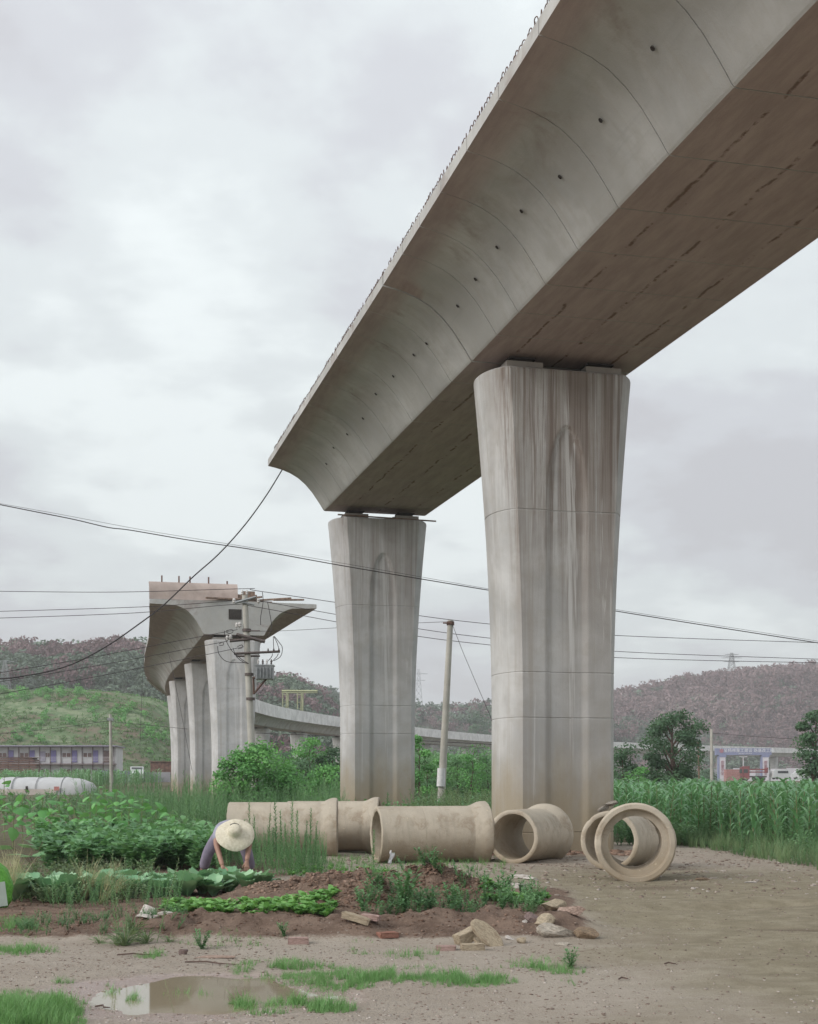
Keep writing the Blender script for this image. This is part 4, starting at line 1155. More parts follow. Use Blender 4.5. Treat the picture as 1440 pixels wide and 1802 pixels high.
# ------------------------------------------------------------------ plants: templates of quads
class TB:
    def __init__(self): self.V = []; self.Q = []; self.m = []; self.n = 0
    def add(self, V, Q, mi=0):
        self.V.append(np.asarray(V, float)); self.Q.append(np.asarray(Q, int) + self.n); self.m += [mi] * len(Q); self.n += len(V)
    def strip(self, base, az, length, width, p0, p1, n=4, prof=None, mi=0, fold=0.0, wave=0.0):
        base = np.asarray(base, float); d = np.array((math.cos(az), math.sin(az), 0)); sd = np.array((-math.sin(az), math.cos(az), 0))
        pos = base.copy(); V = []; st = length / n
        for i in range(n + 1):
            t = i / n
            w = width * (prof(t) if prof else math.sin(math.pi * min(.999, t * .92 + .08)) ** .7) / 2
            pit = p0 + (p1 - p0) * t
            up = np.array((0, 0, 1.0)) * w * fold
            wv = np.array((0, 0, 1.0)) * wave * math.sin(i * 2.1)
            V += [pos + sd * w + up + wv, pos - sd * w + up - wv]
            pos = pos + (d * math.cos(pit) + np.array((0, 0, math.sin(pit)))) * st
        self.add(V, [(2 * i, 2 * i + 1, 2 * i + 3, 2 * i + 2) for i in range(n)], mi)
    def stem(self, pts, r0, r1, n=3, mi=0):
        m = MB().tube(pts, [r0 + (r1 - r0) * i / (len(pts) - 1) for i in range(len(pts))], n, False)
        self.add(m.v, m.f, mi)
    def card(self, c, nrm, w, h, mi=0, roll=None):
        nrm = Vector(nrm).normalized(); a = nrm.orthogonal().normalized(); b = nrm.cross(a)
        r = random.uniform(0, 6.28) if roll is None else roll
        u = a * math.cos(r) + b * math.sin(r); v = nrm.cross(u); c = Vector(c)
        # leaf-shaped: a kite rather than a rectangle
        self.add([c - v * h * .5, c + u * w * .5 + v * h * .02, c + v * h * .5, c - u * w * .5 + v * h * .02], [(0, 1, 2, 3)], mi)
    def arr(self):
        return np.concatenate(self.V), np.concatenate(self.Q), np.array(self.m)
    def mesh(self, name, mats, tint=.5, smooth=False):
        V, Q, m = self.arr(); return mesh_np(name, V, Q, mats, smooth, np.full(len(V), tint), midx=m)
def merge(name, templ, pos, scl, mats, tilt=.12, label=None, cat=None, kind='stuff', parent=None, tints=None, smooth=False, rots=None, group=None):
    pos = np.asarray(pos, float); N = len(pos); scl = np.asarray(scl, float)
    pick = rng.integers(0, len(templ), N); rot = rng.uniform(0, 2 * math.pi, N) if rots is None else rots
    tx = rng.normal(0, tilt, N); ty = rng.normal(0, tilt, N)
    tn = np.clip(.55 * rng.uniform(0, 1, N) + .9 * (fbm(pos[:, 0] * .7, pos[:, 1] * .45, 3, 41) - .25), 0, 1) if tints is None else tints
    Vs, Qs, Ts, Ms = [], [], [], []; off = 0
    for k, tb in enumerate(templ):
        sel = np.where(pick == k)[0]
        if not len(sel): continue
        V, Q, m = tb
        c, s = np.cos(rot[sel]), np.sin(rot[sel])
        x = V[None, :, 0] * c[:, None] - V[None, :, 1] * s[:, None]; y = V[None, :, 0] * s[:, None] + V[None, :, 1] * c[:, None]; z = np.repeat(V[None, :, 2], len(sel), 0)
        x = x + z * tx[sel][:, None]; y = y + z * ty[sel][:, None]
        sc = scl[sel]; sc = sc[:, None] if sc.ndim == 1 else None
        if sc is None:
            s3 = scl[sel]; P = np.stack([x * s3[:, :1], y * s3[:, :1], z * s3[:, 1:2]], -1)
        else:
            P = np.stack([x, y, z], -1) * sc[:, :, None]
        P = P + pos[sel][:, None, :]
        nv = len(V)
        Vs.append(P.reshape(-1, 3)); Qs.append((Q[None] + (np.arange(len(sel)) * nv)[:, None, None] + off).reshape(-1, 4))
        Ts.append(np.repeat(tn[sel], nv) + rng.normal(0, .10, nv * len(sel))); Ms.append(np.tile(m, len(sel))); off += nv * len(sel)
    me = mesh_np(name, np.concatenate(Vs), np.concatenate(Qs), mats, smooth, np.concatenate(Ts), midx=np.concatenate(Ms))
    o = new_obj(name, me, parent)
    if parent is None: tag(o, label, cat, group, kind)
    elif kind: o['kind'] = kind
    return o
def on_ground(x, y, dz=0.0):
    x = np.asarray(x, float); y = np.asarray(y, float); return np.stack([x, y, ht(x, y) + dz], 1)

M['grass'] = leaf_mat('fresh_grass', (.105, .135, .060), (.090, .180, .066), (.130, .245, .092))
M['weed'] = leaf_mat('weed_green', (.038, .082, .040), (.082, .165, .075), (.150, .255, .125))
M['weed_dull'] = leaf_mat('weed_dull', (.075, .095, .055), (.11, .165, .082), (.19, .25, .14))
M['straw'] = leaf_mat('dry_straw', (.17, .16, .09), (.24, .23, .135), (.33, .31, .20), trans=.15)
M['cabbage'] = leaf_mat('cabbage_leaf', (.075, .165, .090), (.135, .245, .135), (.23, .34, .22), rough=.45, trans=.15, spec=.35)
M['lettuce'] = leaf_mat('lettuce_leaf', (.065, .155, .045), (.10, .215, .062), (.165, .30, .10))
M['squash'] = leaf_mat('squash_leaf', (.050, .105, .055), (.092, .195, .085), (.165, .285, .14), rough=.5)
M['sunleaf'] = leaf_mat('broad_leaf', (.055, .145, .050), (.085, .22, .07), (.15, .31, .11), rough=.45)
M['corn'] = leaf_mat('corn_leaf', (.048, .118, .052), (.085, .195, .085), (.165, .29, .15), rough=.36, spec=.5)
M['corn_stalk'] = leaf_mat('corn_stalk', (.10, .065, .05), (.12, .12, .06), (.14, .17, .08), trans=.05)
M['treeleaf'] = leaf_mat('tree_leaf', (.026, .050, .030), (.046, .088, .048), (.080, .14, .074))
M['bushleaf'] = leaf_mat('bush_leaf', (.040, .105, .036), (.075, .19, .058), (.13, .28, .085))
M['bark'] = simple('bark', (.125, .085, .072), .95, .35, 9, .6)
M['far_green'] = leaf_mat('hill_leaf', (.050, .062, .050), (.080, .110, .080), (.120, .155, .108), trans=.15)
M['far_brown'] = leaf_mat('hill_twig', (.088, .052, .058), (.128, .084, .090), (.168, .120, .124), trans=.1)

PI2 = 2 * math.pi
def t_grass(n=7, h=.12):
    t = TB()
    for k in range(n):
        a = random.uniform(0, PI2); r = random.uniform(0, .035)
        t.strip((r * math.cos(a), r * math.sin(a), 0), random.uniform(0, PI2), h * random.uniform(.55, 1.15), .006, random.uniform(1.0, 1.5), random.uniform(.1, .9), 2, lambda q: 1 - q * .95)
    return t.arr()
def t_tallweed(h=1.0, leaves=70, ll=.10, lw=.013, seg=1, tuft=True):
    t = TB(); bx = random.uniform(-.05, .05); by = random.uniform(-.05, .05)
    t.stem([(0, 0, 0), (bx * .4, by * .4, h * .5), (bx, by, h)], .006, .002)
    for k in range(leaves):
        f = (.06 + .94 * k / leaves) ** .9
        s = (1 - .55 * f) * random.uniform(.75, 1.2)
        t.strip((bx * f, by * f, h * f), k * 2.4 + random.uniform(-.4, .4), ll * s, lw * (1.1 - .4 * f), random.uniform(.3, 1.1), random.uniform(-.3, .6), seg)
    return t.arr()
def t_bushweed(h=.5, stems=6, leaves=16, ll=.07, lw=.03):
    t = TB()
    for s in range(stems):
        a = random.uniform(0, PI2); sp = random.uniform(.1, .5) * h
        tip = np.array((math.cos(a) * sp, math.sin(a) * sp, h * random.uniform(.6, 1.1)))
        mid = tip * np.array((.45, .45, .6)); t.stem([(0, 0, 0), mid, tip], .005, .002)
        for k in range(leaves):
            f = .15 + .85 * k / leaves
            p = tip * f + (mid * 2 - tip) * f * (1 - f) * .6
            t.strip(p, random.uniform(0, PI2), ll * random.uniform(.6, 1.3), lw * random.uniform(.8, 1.3), random.uniform(-.1, .9), random.uniform(-.7, .2), 2)
    return t.arr()
def t_wisp(h=.8, n=44):
    t = TB()
    for k in range(n):
        a = random.uniform(0, PI2)
        t.strip((0, 0, 0), a, h * random.uniform(.6, 1.1), .011, random.uniform(1.1, 1.5), random.uniform(.2, 1.1), 4, lambda q: 1 - .8 * q)
        f = h * random.uniform(.5, .9)
        for j in range(5):
            t.strip((math.cos(a) * f * .25, math.sin(a) * f * .25, f * (.6 + .07 * j)), random.uniform(0, PI2), .13, .012, .9, .3, 1)
    return t.arr()
def t_rosette(n=9, ll=.14, lw=.07, p=(.4, 1.2)):
    t = TB()
    for k in range(n):
        t.strip((0, 0, 0), k * 2.4 + random.uniform(-.3, .3), ll * random.uniform(.7, 1.15), lw * random.uniform(.8, 1.2), random.uniform(*p), random.uniform(-.6, .5), 3, lambda q: .25 + .9 * math.sin(math.pi * (q * .82 + .05)), fold=.35, wave=.006)
    return t.arr()
def t_corn(h=1.4):
    t = TB(); lx = random.uniform(-.04, .04)
    t.stem([(0, 0, 0), (lx * .5, 0, h * .5), (lx, 0, h * .88)], .016, .007, 4, 1)
    n = random.randint(9, 11); a0 = random.uniform(0, PI2)
    for k in range(n):
        f = .18 + .72 * k / n
        t.strip((lx * f, 0, h * f), a0 + math.pi * k + random.uniform(-.5, .5), h * random.uniform(.40, .60) * (1 - .25 * f), .105, random.uniform(1.0, 1.35), random.uniform(-1.3, -.3), 6, lambda q: (.55 + .6 * q) if q < .35 else (.76 * (1 - q) / .65 * 1.2 + .02), 0, fold=.35)
    return t.arr()
def t_fartree(n=70, r=1.0, h=1.3, leaf=.34, lobes=5):
    t = TB()
    cs = [np.array((random.uniform(-.45, .45) * r, random.uniform(-.45, .45) * r, h * random.uniform(.35, .9))) for _ in range(lobes)]
    for k in range(n):
        c = cs[k % lobes]; d = np.array([random.gauss(0, 1) for _ in range(3)]); d /= np.linalg.norm(d)
        p = c + d * np.array((.52 * r, .52 * r, .38 * h)) * random.uniform(.55, 1.0)
        nn = d + np.array((random.gauss(0, .5), random.gauss(0, .5), random.gauss(0, .5) + .4))
        t.card(p, nn, leaf * random.uniform(.6, 1.2), leaf * random.uniform(.8, 1.5))
    return t.arr()
def t_twigtree(n=60, r=.8, h=1.6):
    """leafless looking brush tree: trunk and many thin upswept cards"""
    t = TB()
    t.stem([(0, 0, 0), (.02, 0, h * .6)], .035, .015, 3)
    for k in range(n):
        a = random.uniform(0, PI2); f = random.uniform(.25, .85); rr = r * random.uniform(.1, .75) * (1.15 - abs(f - .55))
        p = np.array((math.cos(a) * rr, math.sin(a) * rr, h * f + rr * .3))
        t.card(p, (math.cos(a) + random.gauss(0, .5), math.sin(a) + random.gauss(0, .5), random.gauss(0.2, .6)), random.uniform(.09, .20), random.uniform(.20, .42))
    return t.arr()

# ---- woods on the hills (read as one mass)
def wood(name, H, n, tmpl, smin, smax, mats, label, sel=None, tmin=.02, tints=None):
    height, (X0, X1, Zb, Zr) = H
    X = rng.uniform(X0, X1, n * 3); Y = Zb + (Zr - Zb + 6) * (rng.uniform(tmin, 1, n * 3) ** .9)
    px = MIDX + X * F_PX / Y
    keep = (px > -60) & (px < 1500)
    if sel is not None: keep &= sel(X, Y, px)
    X, Y = X[keep][:n], Y[keep][:n]
    Z = height(X, Y)
    ti = np.clip(fbm(X * .02, Y * .02, 3, 4) * 1.5 - .25 + rng.normal(0, .10, len(X)), 0, 1)
    sc = rng.uniform(smin, smax, len(X)) * (.8 + .4 * rng.random(len(X)))
    return merge(name, tmpl, np.stack([X, Y, Z - .4], 1), sc, mats, .05, label, 'wood', tints=ti)
FT = [t_fartree(72, leaf=.27, lobes=7) for _ in range(5)]; TW = [t_twigtree() for _ in range(5)]
patch = lambda X, Y: fbm(X * .022, Y * .05, 3, 21)
wood('hill_scrub_green', HILL_L, 1900, FT, 1.9, 3.4, M['far_green'], 'grey green scrub wood covering the left hill', lambda X, Y, px: (patch(X, Y) > .42))
wood('hill_scrub_brown', HILL_L, 1400, TW, 2.0, 3.6, M['far_brown'], 'mauve brown thicket patches on the left hill', lambda X, Y, px: (patch(X, Y) < .50) & (px < 640))
wood('hill_scrub_green', HILL_M, 1100, FT, 2.6, 4.6, M['far_green'], 'grey green scrub wood on the low middle hill behind the far viaduct')
wood('hill_scrub_brown', HILL_M, 350, TW, 3.0, 4.6, M['far_brown'], 'a few mauve brown thickets on the low middle hill', lambda X, Y, px: patch(X, Y) < .48)
wood('hill_brush_brown', HILL_R, 2600, TW, 3.4, 5.6, M['far_brown'], 'mauve brown wood covering the right hill')
wood('hill_brush_green', HILL_R, 420, FT, 2.6, 4.6, M['far_green'], 'scattered dull green trees within the right hill wood', lambda X, Y, px: fbm(X * .02, Y * .03, 3, 33) > .5)
TUF = [t_rosette(7, .8, .10, (.7, 1.4)) for _ in range(4)]
BG = leaf_mat('bank_grass', (.13, .12, .075), (.085, .15, .06), (.11, .21, .07), trans=.2)
wood('bank_grass', BANK, 4800, TUF, .6, 1.6, BG, 'tall tussocky grass on the sunny bank at left', lambda X, Y, px: fbm(X * .045, Y * .09, 4, 51) + rng.normal(0, .05, len(X)) > .43)
wood('bank_shrubs', BANK, 260, FT, .7, 1.5, M['bushleaf'], 'low shrubs scattered over the grassy bank', lambda X, Y, px: fbm(X * .05, Y * .05, 3, 13) > .5)
# single trees on the left skyline
def tree(name, label, base, h, rx, mat, nl=900, leaf=.3, clumps=9, trunk=.12, group=None, zlow=.3, wide=1.0, seed=0, clump_r=.34, lean=0.0, bark='bark'):
    random.seed(seed + 100)
    e = empty(name, base); tag(e, label, 'tree', group)
    tr = MB(); t = TB()
    top = Vector((lean * h, 0, h * .82))
    tr.tube([(0, 0, -.3), top * .35 + Vector((random.uniform(-.04, .04) * h, 0, 0)), top * .7, top], [trunk, trunk * .8, trunk * .45, trunk * .12], 8)
    cs = []
    for k in range(clumps):
        f = zlow + (1 - zlow) * (k + .5) / clumps
        a = k * 2.4 + random.uniform(-.5, .5)
        rad = rx * math.sin(math.pi * (.12 + .80 * (f - zlow) / (1 - zlow))) ** .8 * random.uniform(.35, .8)
        c = Vector((math.cos(a) * rad + lean * h * f, math.sin(a) * rad * wide, h * (f * .92)))
        cs.append(c)
        st = Vector((lean * h * f * .7, 0, max(.15 * h, c.z - rad * .8)))
        tr.tube([st, st.lerp(c, .55) + Vector((0, 0, .05 * h)), c], [trunk * .35, trunk * .2, trunk * .05], 5)
    tr.build('trunk', M[bark], e, smooth=60)
    for k in range(nl):
        c = cs[k % clumps]; d = Vector((random.gauss(0, 1), random.gauss(0, 1), random.gauss(0, 1))).normalized()
        rr = rx * clump_r * (random.random() ** .45) * (1 + .35 * math.sin(k % clumps * 3.3))
        p = c + Vector((d.x * rr * 1.15, d.y * rr * 1.15, d.z * rr * .72))
        t.card(p, (d.x + random.gauss(0, .6), d.y + random.gauss(0, .6), abs(d.z) + random.gauss(.5, .6)), leaf * random.uniform(.5, 1.0), leaf * random.uniform(.8, 1.4))
    V, Q, m = t.arr()
    # lighter leaves on some clumps than on others
    ct = np.array([random.uniform(.15, .85) for _ in range(clumps)]); tn = np.repeat(ct[np.arange(nl) % clumps], 4) + rng.normal(0, .12, nl * 4)
    new_obj('crown', mesh_np('crown', V, Q, M[mat], False, tn), e)
    return e
for i, (px, py, s) in enumerate([(165, 1133, 3.2), (214, 1121, 4.2), (239, 1124, 3.6)]):
    xx = (px - MIDX) * 428 / F_PX; zg_ = float(HILL_L[0](np.array([xx]), np.array([428.]))[0])
    tree('skyline_tree', ['small ragged tree leftmost of three on the left skyline', 'tallest ragged tree on the left skyline', 'loose crowned tree rightmost of three on the left skyline'][i], (xx, 428, zg_ - .5), W(0, py, 428).z - zg_ + .8, 1.9, 'far_green', 260, .5, 6, .12, 'trees on the left skyline', .45, seed=i)

# ---- trees and bushes of the middle distance
def gb(px, Z): x = (px - MIDX) * Z / F_PX; return (x, Z, hz(x, Z))
def hh(py, Z): return W(0, py, Z).z
tree('dark_tree', 'big dark green tree standing behind the corn right of the nearest pier', gb(1182, 72), hh(1246, 72), 2.5, 'treeleaf', 8200, .14, 22, .16, None, .22, seed=3, clump_r=.27, lean=.01)
tree('dark_tree', 'low dark tree touching the right side of the nearest pier', gb(1096, 70), hh(1308, 70), 1.0, 'treeleaf', 2600, .13, 9, .08, None, .15, seed=5, clump_r=.5)
tree('dark_tree', 'dark tree cut by the right edge of the picture', gb(1436, 66), hh(1238, 66), 1.25, 'treeleaf', 3800, .14, 12, .12, None, .30, seed=8, clump_r=.45)
tree('young_tree', 'small bright green bush between the two dark trees behind the corn', gb(1124, 66), hh(1345, 66), .7, 'bushleaf', 900, .11, 6, .05, None, .2, seed=9, clump_r=.6)
tree('dark_tree', 'dark round tree rising behind the far viaduct between the big piers', (W(842, 0, 545).x, 545, 4.0), hh(1250, 545) - 4.0, 6.0, 'treeleaf', 2600, .8, 11, .3, None, .35, seed=12, clump_r=.5)
for i, (px, top, Z, rx, lab) in enumerate([(752, 1318, 72, .9, 'feathery sapling just right of the middle pier'), (778, 1322, 74, .9, 'feathery sapling behind the leaning pole'), (806, 1318, 73, 1.0, 'feathery sapling right of the leaning pole'), (832, 1312, 72, 1.0, 'tall feathery sapling left of the nearest pier'), (856, 1316, 74, .9, 'feathery sapling touching the left side of the nearest pier')]):
    tree('sapling', lab, gb(px, Z), hh(top, Z), rx, 'bushleaf' if i % 2 else 'weed', 1900, .10, 9, .05, 'saplings between the big piers', .25, seed=20 + i, clump_r=.55)
tree('young_tree', 'slim bright green tree hugging the right side of the middle pier', gb(738, 60), hh(1282, 60), .75, 'bushleaf', 1500, .12, 8, .06, None, .25, seed=30, clump_r=.5)
for i, (px, top, Z, rx, nl, lab, mt) in enumerate([
        (452, 1306, 54, 1.55, 5200, 'bright leafy bush at the foot of the transformer pole', 'bushleaf'),
        (412, 1318, 53.5, .95, 2200, 'left arm of leafy growth beside the bright bush', 'bushleaf'),
        (505, 1345, 55, 1.0, 2200, 'low leafy bush right of the bright bush', 'bushleaf'),
        (545, 1292, 68, 1.3, 2600, 'thin branched green tree in front of the far viaduct pier', 'bushleaf'),
        (585, 1310, 68, 1.2, 2600, 'green tree touching the left side of the middle pier', 'treeleaf'),
        (520, 1335, 66, 1.3, 2600, 'dark shrub behind the low leafy bush', 'treeleaf'),
        (570, 1345, 62, 1.1, 2200, 'round shrub left of the middle pier foot', 'bushleaf')]):
    tree('leafy_bush', lab, gb(px, Z), hh(top, Z), rx, mt, nl, .13, 12, .06, None, .12, seed=40 + i, clump_r=.5)
# a dense hedge line far behind between the piers and left
FB = [t_fartree(80, 1.0, 1.2, .26, 6) for _ in range(4)]
def hedge(name, label, x0, x1, Y, n, s0, s1, mat, depth=6):
    X = rng.uniform(x0, x1, n); YY = Y + rng.uniform(0, depth, n)
    return merge(name, FB, on_ground(X, YY, -.1), rng.uniform(s0, s1, n), M[mat], .05, label, 'hedge')
hedge('field_hedge', 'dark bushes filling the gap below the far viaduct left of the middle pier', W(455, 0, 90).x, W(600, 0, 90).x, 88, 60, 1.0, 2.0, 'treeleaf')
hedge('field_hedge', 'green bushes filling the gap below the far viaduct between the big piers', W(730, 0, 95).x, W(870, 0, 95).x, 92, 60, .9, 1.7, 'weed')
hedge('field_hedge', 'low bushes below the far viaduct near the gateway', W(1080, 0, 230).x, W(1460, 0, 230).x, 285, 80, 1.0, 2.2, 'treeleaf', 20)
hedge('field_hedge', 'thin leafy growth at the foot of the far viaduct', W(455, 0, 215).x, W(1000, 0, 215).x, 205, 160, 1.2, 3.6, 'weed', 30)
CF = [t_corn(1.9) for _ in range(5)]
X = rng.uniform(W(-20, 0, 150).x, W(262, 0, 150).x, 480); Y = rng.uniform(140, 158, 480)
merge('far_crop', CF, on_ground(X, Y), rng.uniform(.8, 1.15, 480), [M['corn'], M['corn_stalk']], .05, 'far strip of green maize before the prefab building', 'crop')

# ---- cornfield: the front plants one by one, the rest as a mass
edge = lambda y: 7.35 - (y - 26.5) * .165
cx_, cy_ = [], []
for row in range(40):
    y = 26.8 + row * .62
    for k in range(90):
        x = edge(y) + rng.uniform(-.15, .15) + k * .30
        if x < (760) * y / F_PX and (x > (330) * y / F_PX):
            cx_.append(x); cy_.append(y + rng.uniform(-.16, .16))
cx_, cy_ = np.array(cx_), np.array(cy_)
pxs = MIDX + cx_ * F_PX / cy_
order = np.argsort(cy_ + (cx_ - edge(cy_)) * 1.6)
CORN = [t_corn(1.42) for _ in range(6)]
corn_meshes = [mesh_np('corn_plant', a[0], a[1], [M['corn'], M['corn_stalk']], False, np.full(len(a[0]), .15 + .13 * i), midx=a[2]) for i, a in enumerate(CORN)]
stalk_m = []
def corn_parts(h=1.42):
    t = TB(); t.stem([(0, 0, 0), (.01, 0, h * .5), (.02, 0, h * .88)], .016, .007, 5, 0)
    return t.mesh('stalk', [M['corn_stalk']], .5)
STALK = corn_parts()
def leaf1(seed):
    random.seed(seed); t = TB()
    t.strip((0, 0, 0), 0, 1.42 * random.uniform(.42, .60), .11, random.uniform(1.0, 1.3), random.uniform(-1.2, -.4), 6, lambda q: (.55 + .6 * q) if q < .35 else (.76 * (1 - q) / .65 * 1.2 + .02), 0, fold=.35)
    return t.mesh('leaf', [M['corn']], .2 + .12 * (seed % 6))
CLEAF = [leaf1(s) for s in range(6)]
front = order[:300]; rest = order[300:]
for j, i in enumerate(front):
    z = hz(cx_[i], cy_[i]) - .03; sc = rng.uniform(.78, 1.12)
    if j < 70:
        o = new_obj('corn_plant', STALK, None, (cx_[i], cy_[i], z), (rng.normal(0, .05), rng.normal(0, .05), rng.uniform(0, PI2)), sc)
        for k in range(9):
            f = .16 + .72 * k / 9
            lf = new_obj('leaf', CLEAF[int(rng.integers(0, 6))], o, (.02 * f, 0, 1.42 * f), (0, 0, math.pi * k + rng.uniform(-.5, .5)), 1 - .25 * f)
    else:
        o = new_obj('corn_plant', corn_meshes[int(rng.integers(0, 6))], None, (cx_[i], cy_[i], z), (rng.normal(0, .05), rng.normal(0, .05), rng.uniform(0, PI2)), sc)
    tag(o, 'green maize plant in the front rows of the cornfield at right', 'corn plant', 'maize plants of the front rows')
print('corn', len(cx_))
merge('cornfield', CORN, on_ground(cx_[rest], cy_[rest], -.03), rng.uniform(.76, 1.14, len(rest)), [M['corn'], M['corn_stalk']], .05, 'cornfield rising behind its front rows', 'cornfield')

# ---- weeds as masses
TWD = [t_tallweed(1.0, 34, .20, .036) for _ in range(6)]
TWF = [t_tallweed(1.0, 64, .13, .022, 2) for _ in range(4)]
BW = [t_bushweed() for _ in range(6)]
BF = [t_bushweed(.5, 5, 9, .10, .045) for _ in range(6)]
GR = [t_grass() for _ in range(8)]
GT = [t_grass(14, .42) for _ in range(4)]
def band(n, y0, y1, px0, px1, pw=1.0):
    Y = y0 + (y1 - y0) * rng.random(n) ** pw
    return rng.uniform(px0, px1, n), Y
def field(px, Y): return (px - MIDX) * Y / F_PX
px, Y = band(1350, 33, 66, 150, 610); X = field(px, Y)
hgt = rng.uniform(.75, 1.45, len(X)) * (.6 + .55 * fbm(X * .35, Y * .35, 3, 6) * 1.4)
merge('weed_thicket', TWD, on_ground(X, Y), hgt, M['weed'], .10, 'thicket of tall feathery weeds behind the garden and the left pipes', 'weeds')
px, Y = band(420, 40, 110, -40, 420); X = field(px, Y)
merge('field_weeds', BF, on_ground(X, Y), rng.uniform(.8, 1.7, len(X)), M['weed'], .1, 'rough green growth before the white film tunnel', 'weeds')
px, Y = band(480, 30, 64, 600, 905); X = field(px, Y)
merge('field_weeds', BF, on_ground(X, Y), rng.uniform(.9, 2.0, len(X)), M['weed'], .1, 'leafy weeds between the feet of the two big piers', 'weeds')
px, Y = band(260, 30, 46, 730, 862); X = field(px, Y)
merge('field_weeds', TWF, on_ground(X, Y), rng.uniform(.7, 1.3, len(X)), M['weed_dull'], .16, 'dry stalky weeds round the leaning pole', 'weeds')
# verge below the corn
Y = 21.5 + 16 * rng.random(1900); vx = 6.72 - (Y - 22) * .088
X = vx + rng.random(1900) ** 1.2 * (edge(np.maximum(Y, 24)) - vx + 1.2) ; keep = (X > 4.55) & (X < field(1480, Y)); X, Y = X[keep], Y[keep]
hv = np.clip((X - (6.72 - (Y - 22) * .088)) * .55 + .32, .3, 1.0)
half = len(X) // 2
merge('verge_weeds', TWF[:2] + TWD[:2] + BF[:3], on_ground(X[:half], Y[:half]), rng.uniform(.5, 1.25, half) * hv[:half], M['weed'], .16, 'fine leaved weeds on the verge below the cornfield', 'weeds')
merge('verge_grass', GT, on_ground(X[half:], Y[half:]), rng.uniform(.6, 1.3, len(X) - half), M['weed_dull'], .15, 'dull grass at the edge of the track below the cornfield', 'grass')
px, Y = band(340, 29.5, 42, 1040, 1260); X = field(px, Y)
merge('verge_weeds', BF, on_ground(X, Y), rng.uniform(.7, 1.3, len(X)), M['weed'], .12, 'green weeds seen behind and through the right pipes', 'weeds')
# weeds and grass round the pipes
px, Y = band(420, 20.0, 25.5, 470, 900); X = field(px, Y)
merge('pipe_grass', GR, on_ground(X, Y), rng.uniform(.8, 1.5, len(X)), M['grass'], .15, 'short grass growing in front of the pipes', 'grass')
px, Y = band(240, 19.5, 24.5, 380, 580); X = field(px, Y)
merge('pipe_weeds', TWF, on_ground(X, Y), rng.uniform(.3, .62, len(X)), M['weed'], .12, 'low weeds before the long left pipe', 'weeds')
tw_mesh = []
for i in range(5):
    random.seed(60 + i); a = t_tallweed(1.0, 110, .13, .022, 2)
    tw_mesh.append(mesh_np('tall_weed', a[0], a[1], M['weed'], False, np.full(len(a[0]), .3 + .12 * i)))
for i, (px_, py_, top) in enumerate([(488, 1532, 1408), (497, 1528, 1432), (470, 1530, 1440), (513, 1530, 1408), (522, 1532, 1430), (535, 1528, 1445), (545, 1532, 1425), (553, 1530, 1447), (508, 1535, 1452), (563, 1528, 1470), (480, 1536, 1462), (528, 1538, 1466), (438, 1528, 1416), (446, 1532, 1440), (657, 1522, 1460), (682, 1505, 1392), (430, 1530, 1450), (453, 1535, 1470)]):
    p = G(px_, py_); hgt_ = (py_ - top) * p.y / F_PX
    o = new_obj('tall_weed', tw_mesh[i % 5], None, p - Vector((0, 0, .02)), (random.uniform(-.06, .06), random.uniform(-.06, .06), random.uniform(0, 6)), (1.0, 1.0, hgt_))
    lab = {14: 'single weed stem at the open end of the middle pipe', 15: 'dark spiky weed rising behind the middle pipe by the pier foot'}.get(i, 'tall narrow leaved weed stem in front of the long left pipe')
    tag(o, lab, 'weed', 'tall weeds before the left pipes' if i not in (14, 15) else None)

# ---- grass patches on the dirt
gp = [(500, 1702, 85, 14, 1350), (610, 1722, 110, 16, 1950), (720, 1715, 70, 14, 1200), (800, 1722, 80, 14, 1200), (850, 1728, 60, 9, 570), (580, 1772, 40, 10, 330), (520, 1760, 50, 8, 240),
      (40, 1790, 95, 40, 3900), (100, 1772, 50, 22, 900), (25, 1640, 60, 14, 630), (40, 1672, 60, 8, 525), (265, 1680, 26, 8, 225), (428, 1762, 22, 9, 165), (235, 1752, 14, 7, 82), (195, 1738, 14, 8, 60), (110, 1728, 18, 4, 75), (640, 1668, 26, 10, 225), (470, 1780, 30, 6, 90),
      (950, 1700, 60, 10, 240), (990, 1712, 40, 8, 165), (730, 1680, 60, 10, 195), (390, 1660, 80, 8, 165), (660, 1536, 90, 6, 390), (560, 1530, 70, 6, 240), (345, 1742, 60, 3, 30), (1000, 1735, 30, 5, 45)]
P = []; S = []; TI = []
for (cx, cy, rx, ry, n) in gp:
    a = rng.uniform(0, PI2, n); rr = rng.random(n) ** .62 * 1.2
    pxx = cx + rx * rr * np.cos(a); pyy = cy + ry * rr * np.sin(a)
    Z = F_PX * EYE / (pyy - HORIZON); X = (pxx - MIDX) * Z / F_PX
    k = fbm(X * 6, Z * 4, 3, 15) > .44
    k &= rng.random(n) < .7
    P.append(on_ground(X[k], Z[k], -.004)); S.append(rng.uniform(.2, 1.0, k.sum()) ** 1.2 * np.maximum(.25, 1.15 - .6 * rr[k])); TI.append(rng.uniform(.3, .9, k.sum()))
P = np.concatenate(P); S = np.concatenate(S)
far = P[:, 1] > 8.9
merge('grass_patch', GR, P[far], S[far], M['grass'], .2, 'bright green grass tufts growing on the bare dirt', 'grass', tints=np.concatenate(TI)[far])
merge('grass_patch', GR, P[~far], S[~far] * 1.35, M['grass'], .2, 'lush grass in the lower left corner', 'grass', tints=np.concatenate(TI)[~far])

